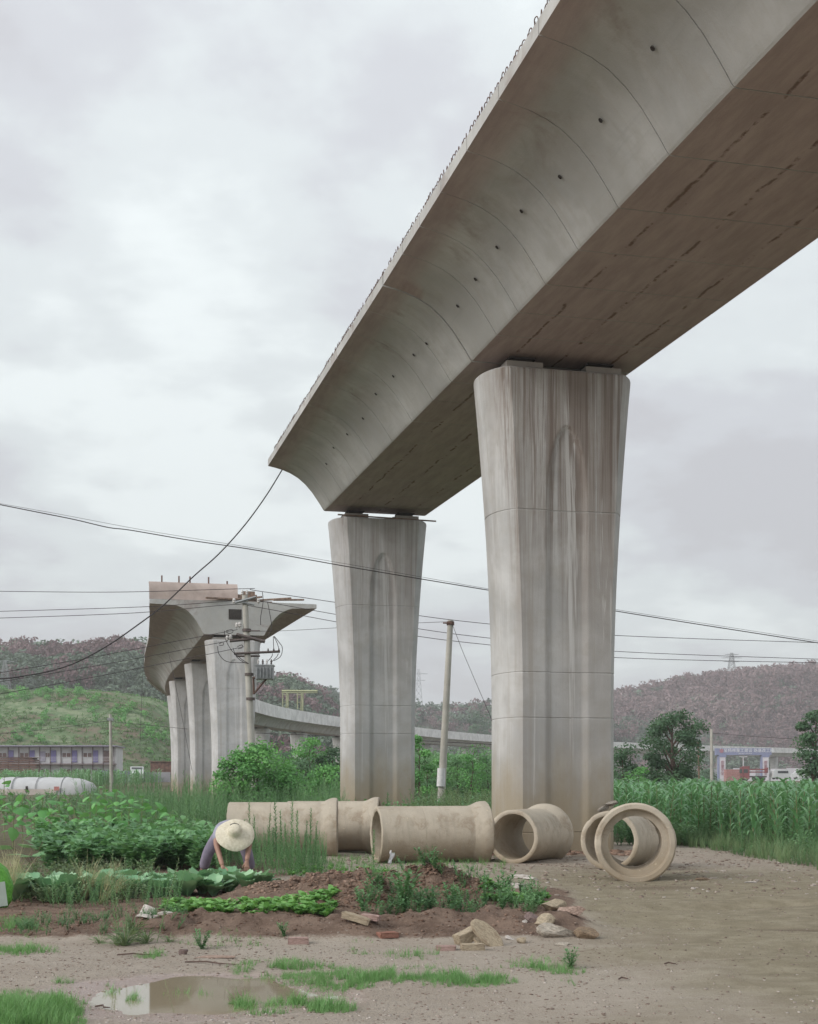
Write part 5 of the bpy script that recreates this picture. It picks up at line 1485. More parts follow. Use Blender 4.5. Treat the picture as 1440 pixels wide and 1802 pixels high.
# ---- the kitchen garden
def cab_leaf(seed):
    random.seed(seed); t = TB()
    n, m = 6, 4; V = []
    L_ = .27; Wd = .15; p0, p1 = random.uniform(.95, 1.25), random.uniform(.0, .5); pos = np.zeros(3)
    for i in range(n + 1):
        tt = i / n; w = Wd * (.22 + .9 * math.sin(math.pi * (tt * .80 + .04)) ** .9) / 2 if tt < .99 else Wd * .16
        for j in range(m + 1):
            u = j / m * 2 - 1
            V.append(pos + np.array((0, u * w, .22 * w * u * u + .012 * math.sin(i * 2.3 + j * 1.9 + seed) * abs(u))))
        pit = p0 + (p1 - p0) * tt; pos = pos + np.array((math.cos(pit), 0, math.sin(pit))) * L_ / n
    t.add(V, [(i * (m + 1) + j, i * (m + 1) + j + 1, (i + 1) * (m + 1) + j + 1, (i + 1) * (m + 1) + j) for i in range(n) for j in range(m)])
    return t.mesh('leaf', [M['cabbage']], random.uniform(.05, 1.0), True)
CABL = [cab_leaf(s) for s in range(7)]
random.seed(5)
def cabbage(x, y, sc, label, group, n=14):
    e = empty('cabbage', (x, y, hz(x, y) - .01), random.uniform(0, 6)); tag(e, label, 'cabbage', group)
    for k in range(n):
        inner = k / n
        new_obj('leaf', random.choice(CABL), e, (0, 0, .01 + .035 * inner), (0, -.30 * inner + random.uniform(-.15, .45), k * 2.4 + random.uniform(-.25, .25)), sc * (1.1 - .35 * inner))
cab_spots = []
for r_ in range(3):
    for k in range(9):
        f = (k + .5 * (r_ % 2)) / 8.6
        cab_spots.append((-4.6 + 2.75 * f + random.uniform(-.08, .08), 15.4 + 1.25 * f + r_ * .42 + random.uniform(-.08, .08), random.uniform(1.05, 1.5)))
for i, (x, y, sc) in enumerate(cab_spots):
    if i in (26,): continue
    g = 'cabbage plants of the long row'
    cabbage(x, y, sc, 'blue green cabbage plant in the row at the stooping person', g)
# lettuces, low and bright
LE = [t_rosette(9, .085, .042, (.5, 1.4)) for _ in range(6)]
n = 230; pxx = rng.uniform(288, 590, n); pyy = rng.uniform(1592, 1614, n)
Z = F_PX * EYE / (pyy + 8 - HORIZON); X = (pxx - MIDX) * Z / F_PX
merge('lettuce_bed', LE, on_ground(X, Z), rng.uniform(.5, 1.6, n), M['lettuce'], .2, 'bright green bed of young lettuces before the soil mound', 'lettuce')
n = 160; pxx = rng.uniform(850, 965, n); pyy = rng.uniform(1578, 1596, n); Z = F_PX * EYE / (pyy + 6 - HORIZON); X = (pxx - MIDX) * Z / F_PX
merge('greens_bed', LE, on_ground(X, Z), rng.uniform(.6, 1.1, n), M['lettuce'], .15, 'small bright greens beside the stone corner of the garden', 'greens')
n = 90; pxx = rng.uniform(500, 680, n); pyy = rng.uniform(1530, 1545, n); Z = F_PX * EYE / (pyy - HORIZON); X = (pxx - MIDX) * Z / F_PX
merge('greens_bed', LE, on_ground(X, Z), rng.uniform(.6, 1.0, n), M['lettuce'], .15, 'thin line of yellow green seedlings behind the soil mound', 'greens')
# weedy plants on the mound
n = 150; pxx = rng.uniform(640, 960, n); pyy = rng.uniform(1590, 1625, n) - 10 * (pxx > 850); Z = F_PX * EYE / (pyy + 4 - HORIZON); X = (pxx - MIDX) * Z / F_PX
merge('mound_weeds', BF, on_ground(X, Z), rng.uniform(.28, .55, n), M['weed'], .2, 'dark green weeds covering the foot of the soil mound', 'weeds')
random.seed(77)
SHRUBBY = t_bushweed(.42, 26, 22, .075, .013)
wm = [mesh_np('leafy_weed', *t_bushweed(.42, 13, 15, .10, .032)[:2], M['weed'], False, None) for _ in range(3)]
for m_ in wm:
    a = m_.attributes.new('tint', 'FLOAT', 'POINT'); a.data.foreach_set('value', np.full(len(m_.vertices), .6, dtype=np.float32))
for i, (px_, py_, sc, lab) in enumerate([(712, 1618, 1.15, 'largest leafy weed on the front of the soil mound'), (640, 1622, .7, 'small leafy weed left of the largest one on the mound'), (795, 1612, .75, 'leafy weed on the right part of the soil mound'), (216, 1664, 2.0, 'dark bushy weed before the cabbage row'), (885, 1588, .8, 'leafy weed by the bright greens near the stones'), (1005, 1700, .45, 'small upright weed on the dirt below the stones'), (355, 1668, .45, 'small weed on the dirt below the lettuces'), (500, 1655, .35, 'tiny weed at the foot of the soil ridge')]):
    if i == 3:
        q_ = G(px_, py_); qx = q_.x + rng.normal(0, .13, 7); qy = q_.y + .1 + rng.normal(0, .10, 7)
        qx = q_.x + rng.normal(0, .16, 16); qy = q_.y + .2 + rng.normal(0, .12, 16)
        merge('leafy_weed', [t_tallweed(1.0, 60, .10, .015, 2) for _ in range(3)] + [t_rosette(26, .26, .012, (.5, 1.5))], on_ground(qx, qy, -.02), rng.uniform(.35, .95, 16), M['weed_dull'], .22, lab, 'weed', kind=None); continue
    tag(new_obj('leafy_weed', wm[i % 3], None, G(px_, py_) - Vector((0, 0, .02)), (0, 0, i * 1.3), sc), lab, 'weed')
# pale wispy grasses
random.seed(78)
WS = [t_wisp() for _ in range(4)]
wsm = [mesh_np('wispy_grass', a[0], a[1], M['straw'], False, np.full(len(a[0]), .6)) for a in WS]
for i, (px_, py_, sc, tl, lab) in enumerate([(15, 1602, .95, -.1, 'pale wispy grass clump beside the green sack'), (22, 1596, .9, .1, 'second pale wispy clump right behind the green sack'), (150, 1592, .75, -.45, 'pale seeding grass leaning left over the cabbages'), (172, 1598, .75, -.6, 'pale leaning grass stems low over the cabbages'), (205, 1560, .5, .1, 'small pale grass clump behind the cabbages'), (440, 1560, .35, 0, 'dry grass wisps right of the person')]):
    tag(new_obj('wispy_grass', wsm[i % 4], None, G(px_, py_) - Vector((0, 0, .02)), (0, tl, i), (sc * .9, sc * .9, sc)), lab, 'grass clump')
px, Y = band(260, 15.0, 20.5, 20, 260); X = field(px, Y)
merge('garden_weeds', BF, on_ground(X, Y), rng.uniform(.25, .6, len(X)), M['weed_dull'], .2, 'low mixed weeds between the garden rows at left', 'weeds')
px, Y = band(90, 14.4, 15.6, 90, 330); X = field(px, Y)
merge('garden_weeds', TWF, on_ground(X, Y), rng.uniform(.2, .42, len(X)), M['weed'], .25, 'narrow leaved weeds among the cabbages', 'weeds')
px, Y = band(120, 12.2, 13.4, 20, 330); X = field(px, Y)
merge('garden_weeds', BW, on_ground(X, Y), rng.uniform(.12, .3, len(X)), M['weed'], .25, 'small weeds on the soil edge at lower left', 'weeds')
px, Y = band(330, 20.5, 28.5, 70, 390); X = field(px, Y)
merge('bean_rows', [t_bushweed(.5, 8, 10, .13, .095) for _ in range(5)], on_ground(X, Y), rng.uniform(.6, 1.25, len(X)), M['squash'], .15, 'dense leafy bean rows behind the cabbages', 'bean plants')
# broad leaved plants
def heart(seed, ln=.26, wd=.24, droop=(.1, -.7)):
    random.seed(seed); t = TB(); n, m = 5, 4; V = []; pos = np.zeros(3)
    for i in range(n + 1):
        tt = i / n; w = wd * [.55, 1.0, .98, .78, .45, .04][i] / 2
        for j in range(m + 1):
            u = j / m * 2 - 1
            back = -.06 * abs(u) * (1 - tt) * ln * 4 * .5
            V.append(pos + np.array((back, u * w, -.12 * w * u * u + .02 * w * math.sin(j * 3 + i))))
        pit = droop[0] + (droop[1] - droop[0]) * tt; pos = pos + np.array((math.cos(pit), 0, math.sin(pit))) * ln / n
    t.add(V, [(i * (m + 1) + j, i * (m + 1) + j + 1, (i + 1) * (m + 1) + j + 1, (i + 1) * (m + 1) + j) for i in range(n) for j in range(m)])
    return t
HL = [heart(s, .26, .24, (.15 - .12 * s, -.6 - .1 * s)).mesh('leaf', [M['sunleaf']], .25 + .1 * s, True) for s in range(6)]
SQ = [heart(20 + s, .24, .28, (.25, -.35)).mesh('leaf', [M['squash']], .15 + .13 * s, True) for s in range(6)]
stem_m = MB().tube([(0, 0, 0), (.02, 0, .5), (0, .01, 1)], [.012, .010, .006], 5).mesh('stem', M['corn_stalk'])
for a_ in (stem_m,):
    at = a_.attributes.new('tint', 'FLOAT', 'POINT'); at.data.foreach_set('value', np.full(len(a_.vertices), .9, dtype=np.float32))
pet_m = MB().tube([(0, 0, 0), (.1, 0, .07), (.2, 0, .1)], [.006, .005, .004], 4).mesh('petiole', M['corn_stalk'])
at = pet_m.attributes.new('tint', 'FLOAT', 'POINT'); at.data.foreach_set('value', np.full(len(pet_m.vertices), .9, dtype=np.float32))
random.seed(9)
sunp = [(8, 1486, 1372), (40, 1488, 1400), (75, 1490, 1408), (22, 1500, 1425), (105, 1484, 1408), (130, 1490, 1424), (60, 1502, 1440), (158, 1486, 1402), (185, 1484, 1394), (205, 1488, 1398), (228, 1490, 1410), (92, 1500, 1436), (170, 1495, 1420), (250, 1488, 1412), (215, 1498, 1428), (275, 1490, 1425), (300, 1492, 1436)]
for i, (px_, py_, top) in enumerate(sunp):
    p = G(px_, py_); h_ = (py_ - top) * p.y / F_PX
    e = empty('broadleaf_plant', p, random.uniform(0, 6))
    tag(e, 'large maize like leaf plant at the left edge before the film tunnel' if i == 0 else 'tall broad leaved plant at the back of the garden', 'garden plant', None if i == 0 else 'broad leaved garden plants')
    o = new_obj('stem', stem_m, e, (0, 0, 0), None, (1, 1, h_))
    for k in range(13):
        f = .30 + .70 * k / 12; a = k * 2.4
        q = new_obj('petiole', pet_m, e, (.01, 0, h_ * f), (0, random.uniform(-.3, .1), a), .55)
        lf = new_obj('leaf', HL[(i + k) % 6], q, (.2, 0, .1), (random.uniform(-.4, .4), random.uniform(-.2, .6), random.uniform(-.3, .3)), random.uniform(.9, 1.9) * (1.15 - .25 * f))
sq = [(60, 1530), (95, 1520), (120, 1512), (150, 1508), (178, 1514), (205, 1520), (232, 1524), (160, 1526), (190, 1532), (258, 1520), (285, 1514), (320, 1512), (350, 1514), (300, 1524), (128, 1530)]
for i, (px_, py_) in enumerate(sq):
    p = G(px_, py_); e = empty('squash_plant', p, random.uniform(0, 6)); tag(e, 'low squash plant with big grey green leaves behind the cabbages', 'squash plant', 'squash plants of the left garden')
    for k in range(8):
        a = k * 2.4 + random.uniform(-.3, .3); r_ = random.uniform(.05, .38); hgt_ = random.uniform(.16, .42)
        q = MB().tube([(0, 0, 0), (r_ * .6 * math.cos(a), r_ * .6 * math.sin(a), hgt_ * .7), (r_ * math.cos(a), r_ * math.sin(a), hgt_)], .005, 4).build('petiole', M['corn_stalk'], e)
        new_obj('leaf', SQ[(i + k) % 6], q, (r_ * math.cos(a), r_ * math.sin(a), hgt_), (random.uniform(-.25, .25), random.uniform(-.1, .3), a), random.uniform(.9, 1.45))
# ------------------------------------------------------------------ stones, bricks, gravel
def stone_mat(name, c, var=.35):
    t = NT(name); n = t.noise(7, 6, .65); f = t.noise(45, 4, .7); v = t.noise(2.2, 4, .6)
    c = np.array(c)
    col = t.mix(t.mr(n, .35, .65), tuple(c * (1 - var)), tuple(np.minimum(1, c * (1 + var * .6))))
    col = t.mix(t.math('MULTIPLY', t.mr(v, .5, .7), .6), col, (.20, .13, .09))
    t.principled(col, .9, t.bump(t.math('ADD', n, t.math('MULTIPLY', f, .6)), .6, .02), spec=.2)
    return t.m
SM = {'pale': stone_mat('pale_stone', (.46, .41, .35)), 'brown': stone_mat('brown_stone', (.27, .20, .14)), 'pink': stone_mat('pink_stone', (.40, .29, .24)), 'grey': stone_mat('grey_stone', (.34, .31, .27)), 'purple': stone_mat('purple_stone', (.21, .155, .145)), 'white': stone_mat('white_stone', (.62, .57, .53), .2), 'tan': stone_mat('tan_slab', (.43, .355, .26), .25)}
def rock_mesh(seed, sub=3, planes=12, rough=.03):
    random.seed(seed); bm = bmesh.new(); bmesh.ops.create_icosphere(bm, subdivisions=sub, radius=1)
    pl = []
    for _ in range(planes):
        d = Vector((random.gauss(0, 1), random.gauss(0, 1), random.gauss(0, 1))).normalized(); pl.append((d, random.uniform(.42, .72)))
    for v in bm.verts:
        for d, k in pl:
            q = v.co.dot(d)
            if q > k: v.co -= d * (q - k)
        v.co += v.normal * random.gauss(0, rough * .5)
    m = bpy.data.meshes.new('rock'); bm.to_mesh(m); bm.free()
    return m
def rock(label, px_, py_, w, d, h, mat, seed, rz=0.0, tilt=0.0, lift=0.0):
    if 880 < px_ < 1060 and py_ > 1580: h *= .72; w *= .92
    m = rock_mesh(seed); m.materials.append(SM[mat]); p = G(px_, py_)
    o = new_obj('stone', m, None, p + Vector((0, d * .3, h * .22 + lift)), (tilt * .4, tilt, rz), (w / 2 / .72, d / 2 / .72, h / 2 / .72))
    return tag(o, label, 'stone', 'stones at the garden corner' if 880 < px_ < 1060 else None)
rock('largest pale stone at the right end of the garden edge', 986, 1654, .38, .28, .17, 'pale', 1, .3, .25)
rock('brown wedge stone at the far right tip of the stone heap', 1030, 1655, .20, .24, .16, 'brown', 2, .7)
rock('pinkish stone lying on top of the heap above the pale one', 1010, 1638, .24, .22, .13, 'pink', 3, .1, lift=.02)
rock('tan boulder at the upper end of the stone edging', 975, 1612, .30, .26, .24, 'tan', 4, .5, .2)
rock('dark brown knob of stone between boulder and grey stone', 1002, 1622, .15, .15, .19, 'brown', 5)
rock('smooth grey stone below the tan boulder', 985, 1630, .20, .18, .12, 'grey', 6, .2)
rock('brownish stone left of the largest pale one', 960, 1646, .26, .24, .18, 'tan', 7, .4)
rock('purplish oblong stone at the left of the heap', 941, 1644, .24, .16, .16, 'purple', 8, -.5, .3)
rock('white stone with a small leafy plant beside it', 928, 1643, .13, .12, .09, 'white', 9)
rock('small squat stone before the white one', 920, 1660, .11, .10, .08, 'tan', 10)
rock('flat pale stone sunk in the dirt below the heap', 990, 1666, .16, .12, .05, 'pale', 11)
rock('round white pebble stone left of the heap', 896, 1655, .09, .08, .06, 'white', 12)
rock('grey white boulder beside the dark bushy weed', 258, 1624, .22, .18, .13, 'white', 13, .2)
rock('flat pale slab at the foot of the dark bushy weed', 256, 1646, .22, .12, .05, 'white', 14, .1)
rock('thin pale slab right of the bushy weed', 297, 1644, .18, .10, .04, 'white', 15, -.1)
rock('small dark stone on bare dirt left of the puddle grass', 322, 1678, .07, .07, .06, 'purple', 16)
rock('long flat stone half buried above the puddle', 383, 1684, .34, .10, .025, 'pink', 17)
rock('white rubble lump at the rear edge of the track', 910, 1572, .17, .15, .10, 'white', 18)
rock('white rubble on the gravel before the nearest pier', 920, 1548, .30, .18, .08, 'white', 19)
rock('second white rubble lump beside it on the gravel', 938, 1550, .20, .14, .07, 'white', 20)
rock('flat white stone on the track edge at far right', 1320, 1556, .15, .09, .03, 'white', 21)
rock('reddish clod beside the rightmost pipe', 1238, 1552, .16, .12, .07, 'brown', 22)
rock('thin chipped concrete shard lying on the broken pipe', 1076, 1500, .34, .3, .09, 'grey', 23, .2, -.25, lift=.96)
rock('broken wedge under the chipped shard on the pipe', 1062, 1500, .30, .34, .10, 'grey', 24, -.2, -.5, lift=.84)
# leaning slab of old concrete
bm = bmesh.new(); bmesh.ops.create_icosphere(bm, subdivisions=4, radius=1)
for v in bm.verts:
    v.co = Vector((v.co.x, v.co.y, max(-.75, min(.75, v.co.z * 1.7)))); v.co += v.normal * .018 * math.sin(v.co.x * 9 + v.co.y * 7)
m = bpy.data.meshes.new('slab'); bm.to_mesh(m); bm.free(); m.materials.append(SM['tan'])
tag(new_obj('concrete_slab', m, None, G(858, 1664) + Vector((0, .02, .10)), (R(56), R(42), R(-8)), (.185, .085, .028)), 'oval tan slab leaning on bricks at the garden edge', 'slab')
def brick(label, px_, py_, s, mat, rz, tilt=0.0, lift=0.0, roll=0.0):
    bm = bmesh.new(); bmesh.ops.create_cube(bm, size=1)
    bmesh.ops.bevel(bm, geom=bm.edges[:], offset=.05, segments=2, affect='EDGES')
    bmesh.ops.subdivide_edges(bm, edges=bm.edges[:], cuts=2)
    for v in bm.verts: v.co += Vector((random.gauss(0, .012), random.gauss(0, .012), random.gauss(0, .03)))
    m = bpy.data.meshes.new('brick'); bm.to_mesh(m); bm.free(); m.materials.append(SM[mat])
    return tag(new_obj('brick', m, None, G(px_, py_) + Vector((0, 0, s[2] * .4 + lift)), (roll, tilt, rz), s), label, 'brick')
SM['red'] = stone_mat('red_brick', (.33, .165, .125), .25)
SM['rose'] = stone_mat('rose_brick', (.42, .29, .26), .2)
brick('chunky tan block leaning under the oval slab', 822, 1660, (.22, .14, .10), 'tan', .5, -.35, .03)
brick('tan brick lying flat before the oval slab', 832, 1671, (.20, .11, .06), 'tan', .15)
brick('pinkish half brick left of the oval slab', 785, 1671, (.17, .10, .045), 'rose', -.05)
brick('rose coloured brick at the foot of the soil ridge', 525, 1660, (.18, .10, .06), 'rose', .1)
brick('long pale brick tilted on the soil ridge', 627, 1650, (.26, .10, .06), 'tan', -.15, .28, .02)
brick('pale flat brick beside the red one', 652, 1648, (.18, .12, .05), 'rose', -.2, .1)
brick('red brick lying right of the pale bricks', 682, 1654, (.18, .13, .05), 'red', .4)
random.seed(31)
tag(rock('crumbled lump between slab and block', 843, 1662, .10, .09, .10, 'tan', 40), 'crumbled lump between slab and block', 'stone')
# gravel and clods, too many to count
def pebt(seed):
    random.seed(seed); bm = bmesh.new(); bmesh.ops.create_cube(bm, size=1.2)
    for v in bm.verts: v.co += Vector((random.gauss(0, .22), random.gauss(0, .22), random.gauss(0, .18)))
    bm.verts.ensure_lookup_table(); V = np.array([v.co[:] for v in bm.verts]); Q = np.array([[v.index for v in f.verts] for f in bm.faces]); bm.free()
    return V, Q, np.zeros(len(Q), int)
PB = [pebt(s) for s in range(8)]
def tint_stone(name, a, b, c):
    t = NT(name); t.principled(t.mix(t.math('MULTIPLY', t.mr(t.noise(60, 3, .6), .4, .7), .4), t.ramp(t.attr('tint'), [(.1, a), (.55, b), (.95, c)]), a), .92, spec=.15); return t.m
GM = tint_stone('gravel', (.15, .105, .085), (.30, .24, .20), (.56, .51, .47)); CM = tint_stone('clod', (.13, .078, .058), (.22, .145, .108), (.34, .24, .19))
def pebbles(name, label, X, Y, s0, s1, mat, cat):
    n = len(X); s = s0 + (s1 - s0) * rng.random(n) ** 3
    return merge(name, PB, on_ground(X, Y, 0) , np.stack([s, s * rng.uniform(.45, .8, n)], 1), mat, .2, label, cat)
px, Y = band(9000, 7.8, 12.6, -20, 1200); X = field(px, Y); k = rng.random(len(X)) < (.15 + .85 * sstep(2.4, -.5, X)); k &= ell(X, Y, PUD[0], PUD[1], .7, .7, .1) < .5
pebbles('gravel', 'loose grit scattered over the bare dirt in front', X[k], Y[k], .003, .016, GM, 'gravel')
px, Y = band(4200, 16.5, 27, 480, 1460, .8); X = field(px, Y); k = (X > -1.2) & (X < 6.9 - (Y - 22) * .088)
pebbles('gravel', 'stony rubble between the pipes and along the rear of the track', X[k], Y[k], .006, .045, GM, 'gravel')
px, Y = band(3000, 7.8, 18, 850, 1460); X = field(px, Y)
pebbles('gravel', 'sparse small stones on the track at right', X, Y, .003, .018, GM, 'gravel')
px, Y = band(8000, 12.2, 17.6, 0, 960); X = field(px, Y); k = soil_mask(X, Y) > .5
pebbles('soil_clods', 'crumbly red brown clods of the dug garden soil', X[k], Y[k], .004, .028, CM, 'soil clods')
cl = []
for (cx, cy, rx, ry, h) in MOUND:
    a = rng.uniform(0, PI2, 1500); rr = np.sqrt(rng.random(1500)); cl.append(np.stack([cx + rx * rr * np.cos(a), cy + ry * rr * np.sin(a)], 1))
cl = np.concatenate(cl)
pebbles('soil_clods', 'clods on the two humped soil mounds', cl[:, 0], cl[:, 1], .006, .035, CM, 'soil clods')
a = rng.uniform(-1, 1, (600, 2)); X = 2.9 + a[:, 0] * 1.7; Y = 26.7 + a[:, 1] * .8
pebbles('soil_clods', 'red soil crumbs at the foot of the nearest pier', X, Y, .02, .12, CM, 'soil clods')
# twigs
random.seed(13)
for i, (px_, py_, ln, rz, lab) in enumerate([(240, 1682, .32, .02, 'dark straight twig on the dirt below the bushy weed'), (370, 1696, .45, -.35, 'long bent twig beside the puddle grass'), (180, 1768, .12, -.5, 'short twig at the lower rim of the puddle'), (1098, 1727, .08, .3, 'short dark stick on the track'), (1180, 1707, .09, 0, 'tiny dark stick on the track right of the others')]):
    p = G(px_, py_) + Vector((0, 0, .012))
    tag(MB().tube([(-ln / 2, 0, 0), (-.1 * ln, .02, .008), (.2 * ln, -.015, .004), (ln / 2, .01, 0)], [.006, .007, .006, .003], 5).build('twig', M['bark'], None, loc=p, rot=(0, 0, rz)), lab, 'twig')
# crumpled white plastic on the mound
bm = bmesh.new(); bmesh.ops.create_grid(bm, x_segments=7, y_segments=9, size=1)
for v in bm.verts:
    v.co.z = .35 * math.sin(v.co.x * 5 + v.co.y * 2) * math.cos(v.co.y * 3) + .12 * random.random(); v.co.x *= .6 + .4 * v.co.y * .5
m = bpy.data.meshes.new('plastic'); bm.to_mesh(m); bm.free(); m.materials.append(simple('white_plastic', (.62, .60, .60), .35, .1, 6, .2, spec=.4))
for p_ in m.polygons: p_.use_smooth = True
so = new_obj('plastic_scrap', m, None, G(686, 1606) + Vector((0, .95, .40)), (R(55), R(35), .4), (.05, .09, .05)); tag(so, 'crumpled white plastic scrap on the soil mound', 'plastic scrap')
# green sack at the left edge
bm = bmesh.new(); bmesh.ops.create_uvsphere(bm, u_segments=36, v_segments=26, radius=1)
for v in bm.verts:
    x, y, z = v.co
    k = 1 - .42 * max(0, z) ** 1.2
    sx_ = math.copysign(abs(x) ** .7, x) * k; sy_ = math.copysign(abs(y) ** .8, y) * k
    w_ = .035 * math.sin(9 * math.atan2(y, x) + 4 * z) + .03 * math.sin(13 * z + 3 * x)
    v.co = Vector((sx_ * (1 + w_), sy_ * (1 + w_), math.copysign(abs(z) ** .75, z)))
m = bpy.data.meshes.new('sack'); bm.to_mesh(m); bm.free()
for p_ in m.polygons: p_.use_smooth = True
t = NT('green_sack_film'); nn_ = t.noise(9, 5, .6, dist=.8)
t.principled(t.mix(t.mr(nn_, .4, .65), (.10, .36, .035), (.17, .50, .06)), .35, t.bump(nn_, .7, .05), spec=.5); m.materials.append(t.m)
gs = new_obj('garden_sack', m, None, G(-24, 1612) + Vector((0, .1, .27)), (0, R(-7), .3), (.24, .17, .30)); tag(gs, 'bright green plastic sack cut by the left edge', 'sack')
t = MB()
V = [(-.10, 0, -.16), (.10, 0, -.16), (.10, 0, .14), (-.10, 0, .14)]
lb = MB().box((0, 0, 0), (.16, .02, .26)).build('label_panel', simple('sack_label', (.45, .52, .46), .5, .1, 5), gs); lb.parent = gs
lb.location = (.35, -1.0, -.35); lb.scale = (1 / .24, 1 / .17, 1 / .30); lb.rotation_euler = (0, 0, .1)
# ------------------------------------------------------------------ the stooping person
def skinned(name, verts, edges, radii, mat, parent, sub=2, root=0):
    me = bpy.data.meshes.new(name); me.from_pydata(verts, edges, []); ob = bpy.data.objects.new(name, me); COL.objects.link(ob)
    ob.modifiers.new('skin', 'SKIN').use_smooth_shade = True
    for i, sv in enumerate(me.skin_vertices[0].data):
        r_ = radii[i]; sv.radius = r_ if hasattr(r_, '__len__') else (r_, r_)
        sv.use_root = (i == root)
    ss = ob.modifiers.new('sub', 'SUBSURF'); ss.levels = sub; ss.render_levels = sub
    dg = bpy.context.evaluated_depsgraph_get(); dg.update()
    out = bpy.data.meshes.new_from_object(ob.evaluated_get(dg)); bpy.data.objects.remove(ob)
    out.materials.clear(); out.materials.append(mat)
    for p in out.polygons: p.use_smooth = True
    return new_obj(name, out, parent)
skin_m = simple('skin', (.36, .205, .155), .55, .12, 10, .1, spec=.35)
shirt_m = simple('lavender_shirt', (.33, .32, .40), .85, .18, 9, .5)
trous_m = simple('grey_violet_trousers', (.23, .205, .27), .9, .2, 8, .5)
boot_m = simple('maroon_boots', (.10, .045, .05), .6, .2, 8, .2)
hair_m = simple('black_hair', (.02, .017, .016), .6, .2, 30, .4)
gz0 = hz(-2.4, 18.3)
per = empty('person', (-2.45, 18.3, gz0))
tag(per, 'person in lavender shirt and wide straw hat, bending over the cabbages', 'person')
po = per.location
def L(*v): return Vector((v[0], v[1], v[2] + gz0)) - po
J = dict(pel=L(-2.46, 18.36, .74), spi=L(-2.44, 18.15, .77), che=L(-2.38, 17.90, .77), nek=L(-2.33, 17.73, .80), hea=L(-2.30, 17.60, .74), top=L(-2.30, 17.53, .68),
         hl=L(-2.56, 18.36, .74), kl=L(-2.74, 18.22, .45), al=L(-2.86, 18.38, .09), hr=L(-2.36, 18.36, .74), kr=L(-2.21, 18.18, .45), ar=L(-2.15, 18.36, .09),
         sl=L(-2.55, 17.84, .74), el=L(-2.54, 17.60, .58), wl=L(-2.43, 17.40, .30), sr=L(-2.19, 17.84, .74), er=L(-2.11, 17.62, .58), wr=L(-2.12, 17.45, .36))
keys = list(J); ix = {k: i for i, k in enumerate(keys)}
E = [(ix[a], ix[b]) for a, b in (('pel', 'spi'), ('spi', 'che'), ('che', 'nek'), ('nek', 'hea'), ('hea', 'top'), ('pel', 'hl'), ('hl', 'kl'), ('kl', 'al'), ('pel', 'hr'), ('hr', 'kr'), ('kr', 'ar'), ('che', 'sl'), ('sl', 'el'), ('el', 'wl'), ('che', 'sr'), ('sr', 'er'), ('er', 'wr'))]
rad = dict(pel=.125, spi=.115, che=.125, nek=.055, hea=.088, top=.075, hl=.085, kl=.058, al=.042, hr=.085, kr=.058, ar=.042, sl=.062, el=.043, wl=.030, sr=.062, er=.043, wr=.030)
body = skinned('body', [J[k] for k in keys], E, [rad[k] for k in keys], skin_m, per, 2, ix['pel'])
# hands with five bent fingers each
def hand(w, d, side, name='hand'):
    d = Vector(d).normalized(); s = d.cross(Vector((0, -1, 0))).normalized() * side; n = s.cross(d)
    V = [Vector(w) - d * .02, Vector(w) + d * .04, Vector(w) + d * .075]; Ed = [(0, 1), (1, 2)]; Rr = [.026, (.034, .018), (.034, .016)]
    for k, (off, ln) in enumerate(((-.03, .068), (-.010, .078), (.010, .074), (.028, .056))):
        b = Vector(w) + d * .08 + s * off
        i = len(V); V += [b, b + d * ln * .45 + n * .006, b + d * ln * .8 + n * .022, b + d * ln + n * .04]; Rr += [.010, .009, .0085, .007]
        Ed += [(2, i), (i, i + 1), (i + 1, i + 2), (i + 2, i + 3)]
    i = len(V); b = Vector(w) + d * .03 - s * .03
    V += [b, b + d * .03 - s * .022 + n * .012, b + d * .055 - s * .026 + n * .03]; Rr += [.012, .011, .009]; Ed += [(1, i), (i, i + 1), (i + 1, i + 2)]
    return skinned(name, V, Ed, Rr, skin_m, per, 1)
hand(J['wl'], (.25, -.25, -.9), 1); hand(J['wr'], (.05, -.3, -.9), -1)
# clothes
sk = ['spi', 'che', 'sl', 'el', 'sr', 'er', 'pel']
SV = [J['pel'].lerp(J['spi'], .25), J['spi'], J['che'], J['che'].lerp(J['nek'], .55), J['sl'], J['sl'].lerp(J['el'], .78), J['sr'], J['sr'].lerp(J['er'], .78)]
skinned('shirt', SV, [(0, 1), (1, 2), (2, 3), (2, 4), (4, 5), (2, 6), (6, 7)], [.140, .130, .135, .08, .08, .070, .08, .070], shirt_m, per, 2, 2)
TV = [J['spi'].lerp(J['pel'], .6), J['pel'], J['hl'], J['kl'], J['kl'].lerp(J['al'], .72), J['hr'], J['kr'], J['kr'].lerp(J['ar'], .72)]
skinned('trousers', TV, [(0, 1), (1, 2), (2, 3), (3, 4), (1, 5), (5, 6), (6, 7)], [.14, .15, .11, .085, .075, .11, .085, .075], trous_m, per, 2, 1)
for a, k, dx in (('al', 'kl', -.03), ('ar', 'kr', .03)):
    skinned('boot', [J[k].lerp(J[a], .62), J[a] + Vector((0, 0, -.02)), J[a] + Vector((dx, -.10, -.045)), J[a] + Vector((dx * 1.4, -.19, -.052))], [(0, 1), (1, 2), (2, 3)], [.058, .055, (.05, .038), (.042, .03)], boot_m, per, 2)
